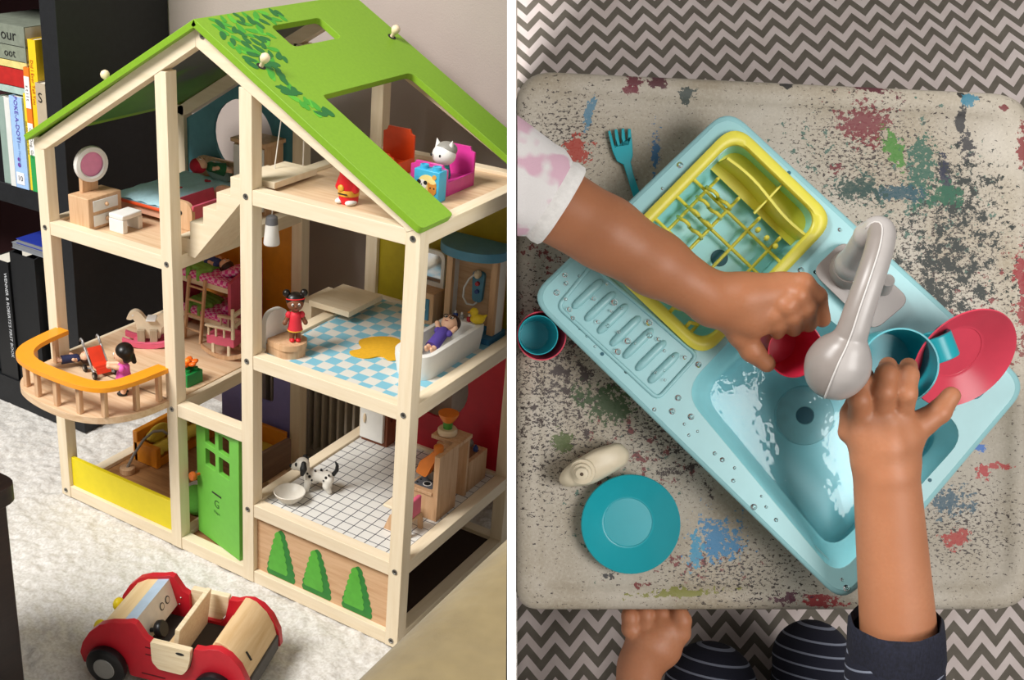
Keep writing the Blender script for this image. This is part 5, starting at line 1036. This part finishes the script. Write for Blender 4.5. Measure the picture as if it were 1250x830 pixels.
# rack frame coordinates: a along the long side (N-W edge is a=0), b from S-W side to N-E side
RW, RN, RE, RS = (750, 318), (897, 168), (1001, 268), (858, 420)
def rq(a, b, h): x = RW[0] + a * (RS[0] - RW[0]) + b * (RN[0] - RW[0]) + a * b * (RE[0] - RS[0] - RN[0] + RW[0]); y = RW[1] + a * (RS[1] - RW[1]) + b * (RN[1] - RW[1]) + a * b * (RE[1] - RS[1] - RN[1] + RW[1]); return P(x, y, h)
lo, hi = RIM - .026, RIM - .004
def bar(name, pts, r=.0016): rpart(name, MB().tube(pts, r, 7), YLW, rk, smooth=True)
for a in (.14, .38, .62, .86): bar('cross_wire', [rq(a, .0, hi), rq(a, .05, lo + .004), rq(a, .10, lo), rq(a, .70, lo), rq(a, .74, lo + .004), rq(a, .76, hi)])
for b in (.16, .34, .52, .66): bar('long_wire', [rq(.0, b, hi), rq(.05, b, lo + .004), rq(.1, b, lo), rq(.9, b, lo), rq(.95, b, lo + .004), rq(1., b, hi)])
for i, b in enumerate((.44, .52, .60, .68)):
    for a in (.12, .26): bar('plate_tine', [rq(a, b, lo), rq(a + .03, b, lo + .012), rq(a + .07, b + .01, lo + .018), rq(a + .11, b + .01, lo + .012), rq(a + .13, b, lo)], .0017)
for a in (.45, .62, .8): bar('edge_hook', [rq(a, -.01, hi), rq(a, .04, hi + .006), rq(a + .05, .06, hi + .003), rq(a + .06, .12, lo)], .0019)
for a in (.68, .78, .88): bar('peg_post', [rq(a, .70, lo), rq(a, .71, hi + .004)], .0023)
# cutlery box along the far side
wallp = [rq(.02 + .94 * u, .76 + .015 * math.sin(u * math.pi * 2), 0) for u in [i / 14 for i in range(15)]]
L0 = [[Vector((p.x, p.y, z_)) + q for p in wallp] for z_, q in ((lo, Vector((0, 0, 0))), (hi + .006, Vector((0, 0, 0))), (hi + .006, Vector((.0016, .0016, 0))), (lo, Vector((.0016, .0016, 0))))]
rpart('cutlery_wall', MB().loft(L0 + [L0[0]], False, False, closed=False), YLW, rk, smooth=40)
rpart('cutlery_divider', MB().tube([rq(.56, .76, lo + .004), rq(.56, .98, lo + .004)], .0016, 6).loft([[rq(.555, .76, lo), rq(.555, .99, lo), rq(.57, .99, lo), rq(.57, .76, lo)], [rq(.555, .76, hi + .002), rq(.555, .99, hi + .002), rq(.57, .99, hi + .002), rq(.57, .76, hi + .002)]]), YLW, rk)
rpart('cutlery_floor', MB().loft([[rq(.03, .77, lo - .001), rq(.97, .77, lo - .001), rq(.97, .985, lo - .001), rq(.03, .985, lo - .001)], [rq(.03, .77, lo + .001), rq(.97, .77, lo + .001), rq(.97, .985, lo + .001), rq(.03, .985, lo + .001)]]), YLW, rk)
# plates, cups, fork, bottle
TQ = mt('teal_plastic', '1FA0AC', .28, var=.02); RDP = mt('coral_plastic', 'D8455A', .3, var=.03); RDC = mt('red_cup_plastic', 'E2334E', .3, var=.02)
def dish(name, label, c, r, n, mat, group=None):
    o = rthing(name, label, 'plate', c, group)
    rpart('dish', MB().lathe([(.0001, .0), (r * .50, .0), (r * .54, .0012), (r * .80, .006), (r * .97, .0125), (r, .0135), (r * .985, .0146), (r * .95, .0136), (r * .78, .0078), (r * .55, .0032), (r * .52, .0024), (r * .50, .0024), (r * .485, .0018), (.0001, .0018)], c, n, 56), mat, o, smooth=40); return o
dish('plate', 'round teal toy plate lying on the table below the bottle', P(766, 637, .0005), .0447, (0, 0, 1), TQ)
dish('plate', 'coral red toy plate resting on the sink corner', P(1165, 428, .080), .0468, (.2, -.48, .85), RDP)
def cup(name, label, c, r, dp, n, mat, group=None, handle=None):
    o = rthing(name, label, 'cup', c - Vector(n).normalized() * dp, group)
    nn = Vector(n).normalized(); b = c - nn * dp
    rpart('cup_body', MB().lathe([(.0001, 0), (r * .74, 0), (r * .78, .002), (r * .98, dp - .003), (r, dp), (r * .955, dp), (r * .93, dp - .003), (r * .73, .004), (.0001, .003)], b, nn, 44), mat, o, smooth=40)
    if handle:
        d = Vector(handle).normalized(); d = (d - nn * d.dot(nn)).normalized(); sd_ = nn.cross(d)
        pts_ = [Vector(q) for q in spline([c + d * r * .95 - nn * dp * .08, c + d * r * 1.25 - nn * dp * .05, c + d * r * 1.52 - nn * dp * .16, c + d * r * 1.56 - nn * dp * .42, c + d * r * 1.25 - nn * dp * .66, c + d * r * .86 - nn * dp * .64], 5)]
        loops = []
        for i, p in enumerate(pts_):
            t_ = (pts_[min(i + 1, len(pts_) - 1)] - pts_[max(i - 1, 0)]).normalized(); u_ = t_.cross(sd_).normalized()
            loops.append([p + sd_ * (.0105 * x_) + u_ * (.0019 * y_) for x_, y_ in ((-1, -1), (1, -1), (1, 1), (-1, 1))])
        rpart('cup_handle', MB().loft(loops), mat, o, smooth=60, bev=.0008)
    return o
cup('toy_mug', 'teal toy mug with wide handle held over the sink', P(1098, 447, .110), .0315, .045, (-.08, -.10, 1), TQ, handle=(1, .42, 0))
cup('toy_cup', 'small red toy cup held under the faucet', P(971, 427, .107), .0232, .040, (.10, -.16, 1), RDC)
c = P(661, 410, .044); cup('toy_cup', 'coral red toy cup at the left edge with a teal one inside', c, .0215, .042, (-.05, 0, 1), RDP)
c = P(657, 409, .049); cup('toy_cup', 'teal toy cup nested inside the coral red cup', c, .0172, .042, (-.05, 0, 1), TQ)
fk = rthing('toy_fork', 'teal plastic toy fork on the table beside the sink', 'fork', P(762, 195, .002))
fo = [(748, 186), (742, 160), (745, 159), (750, 178), (752, 178), (750, 158), (753.5, 157.5), (757, 177), (759, 177), (758.5, 157), (762, 156.5), (764, 176), (766, 176), (766.5, 157), (770, 157), (772, 178), (772.5, 190), (770, 198), (773, 212), (782, 238), (790, 262), (781, 264), (773, 240), (765, 214), (761, 201), (753, 197)]
rpart('fork_body', MB().plate(fo, (), lambda a, b, h: P(a, b, .002 + h), 0, .0035), TQ, fk, bev=.0012)
CRM = mt('cream_plastic', 'DCCFB4', .4, var=.03); bo_ = rthing('toy_bottle', 'cream plastic toy squeeze bottle beside the teal plate', 'bottle', P(724, 570, .0005))
bo_l = rloop([(681, 587), (686, 574), (700, 563), (727, 547), (757, 539), (769, 552), (766, 566), (751, 576), (722, 592), (690, 595)], 9, 4)
def blp(q, h, dx=0): return [P(722 + (a - 722) * q + dx, 570 + (b - 570) * q, h) for a, b in bo_l]
rpart('flask', MB().loft([blp(.90, .0006), blp(.97, .004), blp(1., .012), blp(.98, .022), blp(.90, .029), blp(.74, .033, -3), blp(.5, .035, -6)]), CRM, bo_, smooth=60)
c = P(711, 575, .033); rpart('nozzle', MB().lathe([(.0115, 0), (.0110, .004), (.0085, .0045), (.0080, .009), (.0060, .0095), (.0052, .014), (.0030, .0148), (.0001, .0148)], c, (-.22, -.08, 1), 28), CRM, bo_, smooth=40)
c2_ = c + Vector((-.22, -.08, 1)).normalized() * .0148; rpart('nozzle_hole', MB().lathe([(.0016, 0), (.0016, .0003), (.0001, .0003)], c2_, (-.22, -.08, 1), 12), mt('nozzle_dark', '5A4A3A', .7), bo_)
# droplets on the plastic
k = NT('water_droplet'); k.b.inputs['Transmission Weight'].default_value = 1.; k.b.inputs['Roughness'].default_value = .02; k.b.inputs['IOR'].default_value = 1.33; k.col('FFFFFF'); DROP = k.m
mbd = MB().lathe([(1., 0), (.97, .18), (.8, .42), (.5, .58), (.2, .64), (.0001, .65)], (0, 0, 0), (0, 0, 1), 14)
spots = []
tries = 0
def inside(p, poly):
    c_ = False; j = len(poly) - 1
    for i in range(len(poly)):
        if (poly[i][1] > p[1]) != (poly[j][1] > p[1]) and p[0] < (poly[j][0] - poly[i][0]) * (p[1] - poly[i][1]) / (poly[j][1] - poly[i][1]) + poly[i][0]: c_ = not c_
        j = i
    return c_
big = rloop([(826, 478), (1022, 713), (1190, 528), (957, 337)], 30); rkp = rloop([(724, 318), (858, 446), (1028, 268), (897, 142)], 30)
while len(spots) < 64 and tries < 4000:
    tries += 1; s_, t_ = random.random(), random.random()
    if random.random() < .62: t_ = random.uniform(.02, .30)
    p = Q(.015 + .97 * s_, .02 + .95 * t_)
    if inside(p, big) or inside(p, rkp) or inside(p, bpq) or inside(p, hole_p) or (1040 < p[0] < 1240 and 370 < p[1] < 490): continue
    if all((p[0] - q[0]) ** 2 + (p[1] - q[1]) ** 2 > 90 for q in spots): spots.append(p)
d0_ = None
for i, (a, b) in enumerate(spots):
    r_ = random.choice((.0012, .0014, .0018, .0022, .0028)); on_r = inside((a, b), rloop([(681, 374), (723, 323), (851, 434), (803, 487)], 5)); M_ = MR @ Matrix.Translation(P(a, b, RIM + (.0035 if on_r else .0001))) @ Matrix.Scale(r_, 4)
    if d0_ is None: d0_ = part('water_droplet', mbd, DROP, M=M_, smooth=True)
    else: d0_ = share(d0_); d0_.matrix_world = M_
    tag(d0_, 'clear water droplet on the rim of the aqua sink', 'droplet', 'water droplets on the sink rim')
# ---------------------------------------------------------------- the two children
def skin(name, c1, c2):
    k = NT(name); v = k.mp(); k.col(k.mix(k.noise(v, 300, 3), k.ramp(k.noise(v, 22, 3), [(.35, c1), (.65, c2)]), c1)); k.b.inputs['Roughness'].default_value = .48; k.b.inputs['Specular IOR Level'].default_value = .4
    k.b.inputs['Subsurface Weight'].default_value = .18; k.b.inputs['Subsurface Radius'].default_value = (.008, .003, .0018); k.b.inputs['Subsurface Scale'].default_value = 1.; k.bump(k.noise(v, 420, 3), .12, .0006); return k.m
SK1 = skin('skin_tan', 'A56B49', 'B27754'); SK2 = skin('skin_fair', 'AD7250', 'BC805D')
def seq(pts, rs, kk=None): return [('c', tuple(pts[i]), tuple(pts[i + 1]), rs[i], rs[i + 1]) + ((kk,) if kk else ()) for i in range(len(pts) - 1)]
p1 = rthing('person', 'child in a white and pink sleeve reaching from the left with the red cup', 'person', P(700, 260, .02))
pr1 = seq([P(682, 250, .115), P(740, 285, .115), P(800, 322, .113), P(872, 366, .108)], [.0300, .0285, .0255, .0195])
pr1 += seq([P(684, 259, .110), P(760, 300, .108)], [.026, .024]) + seq([P(868, 362, .110), P(905, 364, .116), P(955, 357, .120)], [.0185, .0195, .0165]) + seq([P(872, 372, .108), P(915, 386, .112), P(945, 383, .115)], [.0175, .017, .014])
K = .0045
pr1 += seq([P(950, 346, .122), P(980, 346, .129), P(997, 362, .123), P(1004, 390, .112)], [.0090, .0086, .0078, .0066], .003)
pr1 += seq([P(952, 356, .124), P(974, 360, .133), P(984, 376, .128), P(987, 396, .114)], [.0090, .0086, .0080, .0066], .003)
pr1 += seq([P(946, 368, .122), P(960, 373, .131), P(967, 386, .127), P(969, 402, .114)], [.0088, .0084, .0076, .0063], .003)
pr1 += seq([P(936, 378, .118), P(944, 384, .125), P(949, 395, .121), P(949, 406, .112)], [.0082, .0076, .0068, .0058], .003)
pr1 += seq([P(893, 386, .108), P(905, 408, .106), P(918, 428, .104), P(936, 444, .103)], [.0135, .0105, .0090, .0072], K)
rpart('body', blob(pr1, .009, .0019), SK1, p1, smooth=True)
k = NT('sleeve_white_pink'); v = k.mp(rot=(0, 0, .55)); s3 = k.n('ShaderNodeSeparateXYZ'); k.l(v, s3.inputs[0])
k.col(k.mix(k.ramp(k.noise(v, 34, 2), [(.48, (0, 0, 0, 1)), (.56, (1, 1, 1, 1))]), 'E0DCDA', 'D6B0BF')); k.b.inputs['Roughness'].default_value = .95; k.bump(k.noise(v, 900, 2), .4, .0008); SLV = k.m
WCF = mt('cuff_white', 'E9E6E2', .95, bump=.4, bscale=900)
ax1 = (P(740, 285, .115) - P(664, 239, .115)).normalized()
def ringtube(c, axis, r_list, n=28, sq=1.0):
    a = axis.orthogonal().normalized(); b = axis.cross(a); L = []
    for off, r in r_list: L.append([c + axis * off + (a * math.cos(2 * math.pi * i / n) + b * math.sin(2 * math.pi * i / n)) * r * (1 + .02 * math.sin(i * 1.9)) for i in range(n)])
    return L
c1 = P(672, 243, .115)
def clipL(mb): # keep the sleeve on this side of the added divider
    mi_ = MR.inverted(); co = mi_ @ (CAM + SPLIT_N * .0045); no = MR.to_3x3().inverted() @ (-SPLIT_N); return cut(mb, co, no)
rpart('cuff', clipL(MB().loft(ringtube(c1, ax1, [(-.004, .0345), (.004, .0365), (.010, .036), (.012, .0335), (.010, .031)]), False, False)), WCF, p1, smooth=60)
rpart('sleeve', clipL(MB().loft(ringtube(c1, ax1, [(-.06, .044), (-.04, .042), (-.02, .040), (-.012, .0405), (-.006, .038), (.001, .034)]), True, False)), SLV, p1, smooth=60)
p2 = rthing('person', 'child in navy striped clothes leaning in from below with one hand on the mug', 'person', P(960, 900, -.18))
pr2 = seq([P(1099, 830, .090), P(1083, 582, .115)], [.0268, .0212]) + seq([P(1108, 780, .098), P(1091, 585, .113)], [.0232, .0192]) + seq([P(1088, 780, .098), P(1073, 585, .113)], [.0232, .0192])
pr2 += seq([P(1081, 572, .115), P(1079, 542, .118), P(1080, 514, .120)], [.0205, .0200, .0160]) + seq([P(1062, 560, .116), P(1056, 528, .118), P(1055, 510, .120)], [.0150, .0140, .0115]) + seq([P(1100, 560, .116), P(1103, 532, .118), P(1101, 514, .120)], [.0150, .0140, .0115])
pr2 += seq([P(1050, 512, .120), P(1049, 488, .132), P(1053, 468, .128), P(1056, 458, .116)], [.0092, .0084, .0078, .0068], .003)
pr2 += seq([P(1074, 508, .122), P(1079, 478, .138), P(1082, 457, .134), P(1084, 446, .120)], [.0094, .0088, .0082, .0070], .003)
pr2 += seq([P(1099, 510, .121), P(1105, 480, .136), P(1108, 458, .131), P(1109, 447, .118)], [.0094, .0088, .0082, .0070], .003)
pr2 += seq([P(1110, 530, .117), P(1128, 515, .119), P(1146, 503, .121), P(1161, 483, .121)], [.0120, .0100, .0088, .0074], K)
pr2 += seq([P(1036, 528, .112), P(1038, 505, .112), P(1044, 486, .108)], [.0085, .0076, .0064], .003)
# upper arms and shoulders, below the frame, join both arms
pr2 += seq([P(1097, 830, .085), P(1090, 930, .07), P(1040, 1040, .09), P(950, 1060, .09), P(860, 1040, .07), P(782, 930, -.02), P(775, 860, -.035), P(781, 812, -.037)], [.030, .031, .037, .050, .037, .028, .0215, .0185])
pr2 += seq([P(781, 815, -.037), P(793, 786, -.036)], [.0195, .0230]) + seq([P(806, 790, -.036), P(812, 770, -.035)], [.0200, .0170])
for a, b, c_, d in ((770, 768, 769, 752), (788, 764, 788, 749), (806, 763, 807, 749), (822, 766, 824, 751)):
    pr2 += seq([P((a + 795) / 2, 778, -.036), P(a, b, -.031), P(c_, d, -.034), P(c_, d - 8, -.046)], [.0105, .0082, .0076, .0066], .0028)
pr2 += seq([P(815, 785, -.036), P(829, 772, -.030), P(832, 757, -.026), P(830, 749, -.026)], [.0130, .0100, .0085, .0075], K)
rpart('body', blob(pr2, .008, .0019), SK2, p2, smooth=True)
NVR = NT('navy_rib'); v = NVR.mp(); NVR.col(NVR.ramp(NVR.noise(v, 400, 2), [(.3, '12131F'), (.7, '1D1F30')])); NVR.b.inputs['Roughness'].default_value = .95; NVR.bump(NVR.noise(NVR.mp((14, 1, 1)), 60, 2), .6, .0015); NVR = NVR.m
def stripes(name, rot, per):
    k = NT(name); v = k.mp(rot=(0, 0, rot)); s3 = k.n('ShaderNodeSeparateXYZ'); k.l(v, s3.inputs[0]); f_ = k.math('FRACT', k.math('DIVIDE', k.math('ADD', s3.outputs[1], 5), per))
    k.col(k.mix(k.math('LESS_THAN', f_, .16), '161828', '7E8494')); k.b.inputs['Roughness'].default_value = .95; k.bump(k.noise(v, 900, 2), .4, .0008); return k.m
NS1 = stripes('navy_stripe_trousers', .12, .0115); NS2 = stripes('navy_stripe_shirt', -.35, .0105)
ax2 = (P(1097, 860, .08) - P(1096, 765, .10)).normalized(); c2 = P(1094, 772, .100)
rpart('cuff', MB().loft(ringtube(c2, ax2, [(-.004, .0325), (-.012, .0345), (-.008, .0368), (.004, .0378), (.020, .0385), (.026, .0375)]), False, False), NVR, p2, smooth=60)
rpart('shirt', blob([('c', tuple(P(1092, 812, .092)), tuple(P(1088, 930, .07)), .0385, .041), ('c', tuple(P(1088, 930, .07)), tuple(P(1040, 1040, .09)), .041, .048), ('c', tuple(P(1040, 1040, .09)), tuple(P(860, 1040, .07)), .056, .05), ('c', tuple(P(950, 1070, .06)), tuple(P(950, 1120, -.05)), .075, .085), ('c', tuple(P(860, 1040, .07)), tuple(P(782, 940, -.015)), .046, .034)], .012, .004), NS2, p2, smooth=True)
rpart('trousers', blob([('c', tuple(P(992, 803, -.085)), tuple(P(1010, 960, -.10)), .036, .055), ('c', tuple(P(868, 838, -.095)), tuple(P(890, 980, -.10)), .044, .055), ('c', tuple(P(890, 980, -.10)), tuple(P(1010, 960, -.10)), .055, .055), ('c', tuple(P(990, 805, -.09)), tuple(P(975, 830, -.16)), .034, .028), ('c', tuple(P(866, 842, -.10)), tuple(P(860, 860, -.16)), .040, .028)], .010, .0035), NS1, p2, smooth=True)
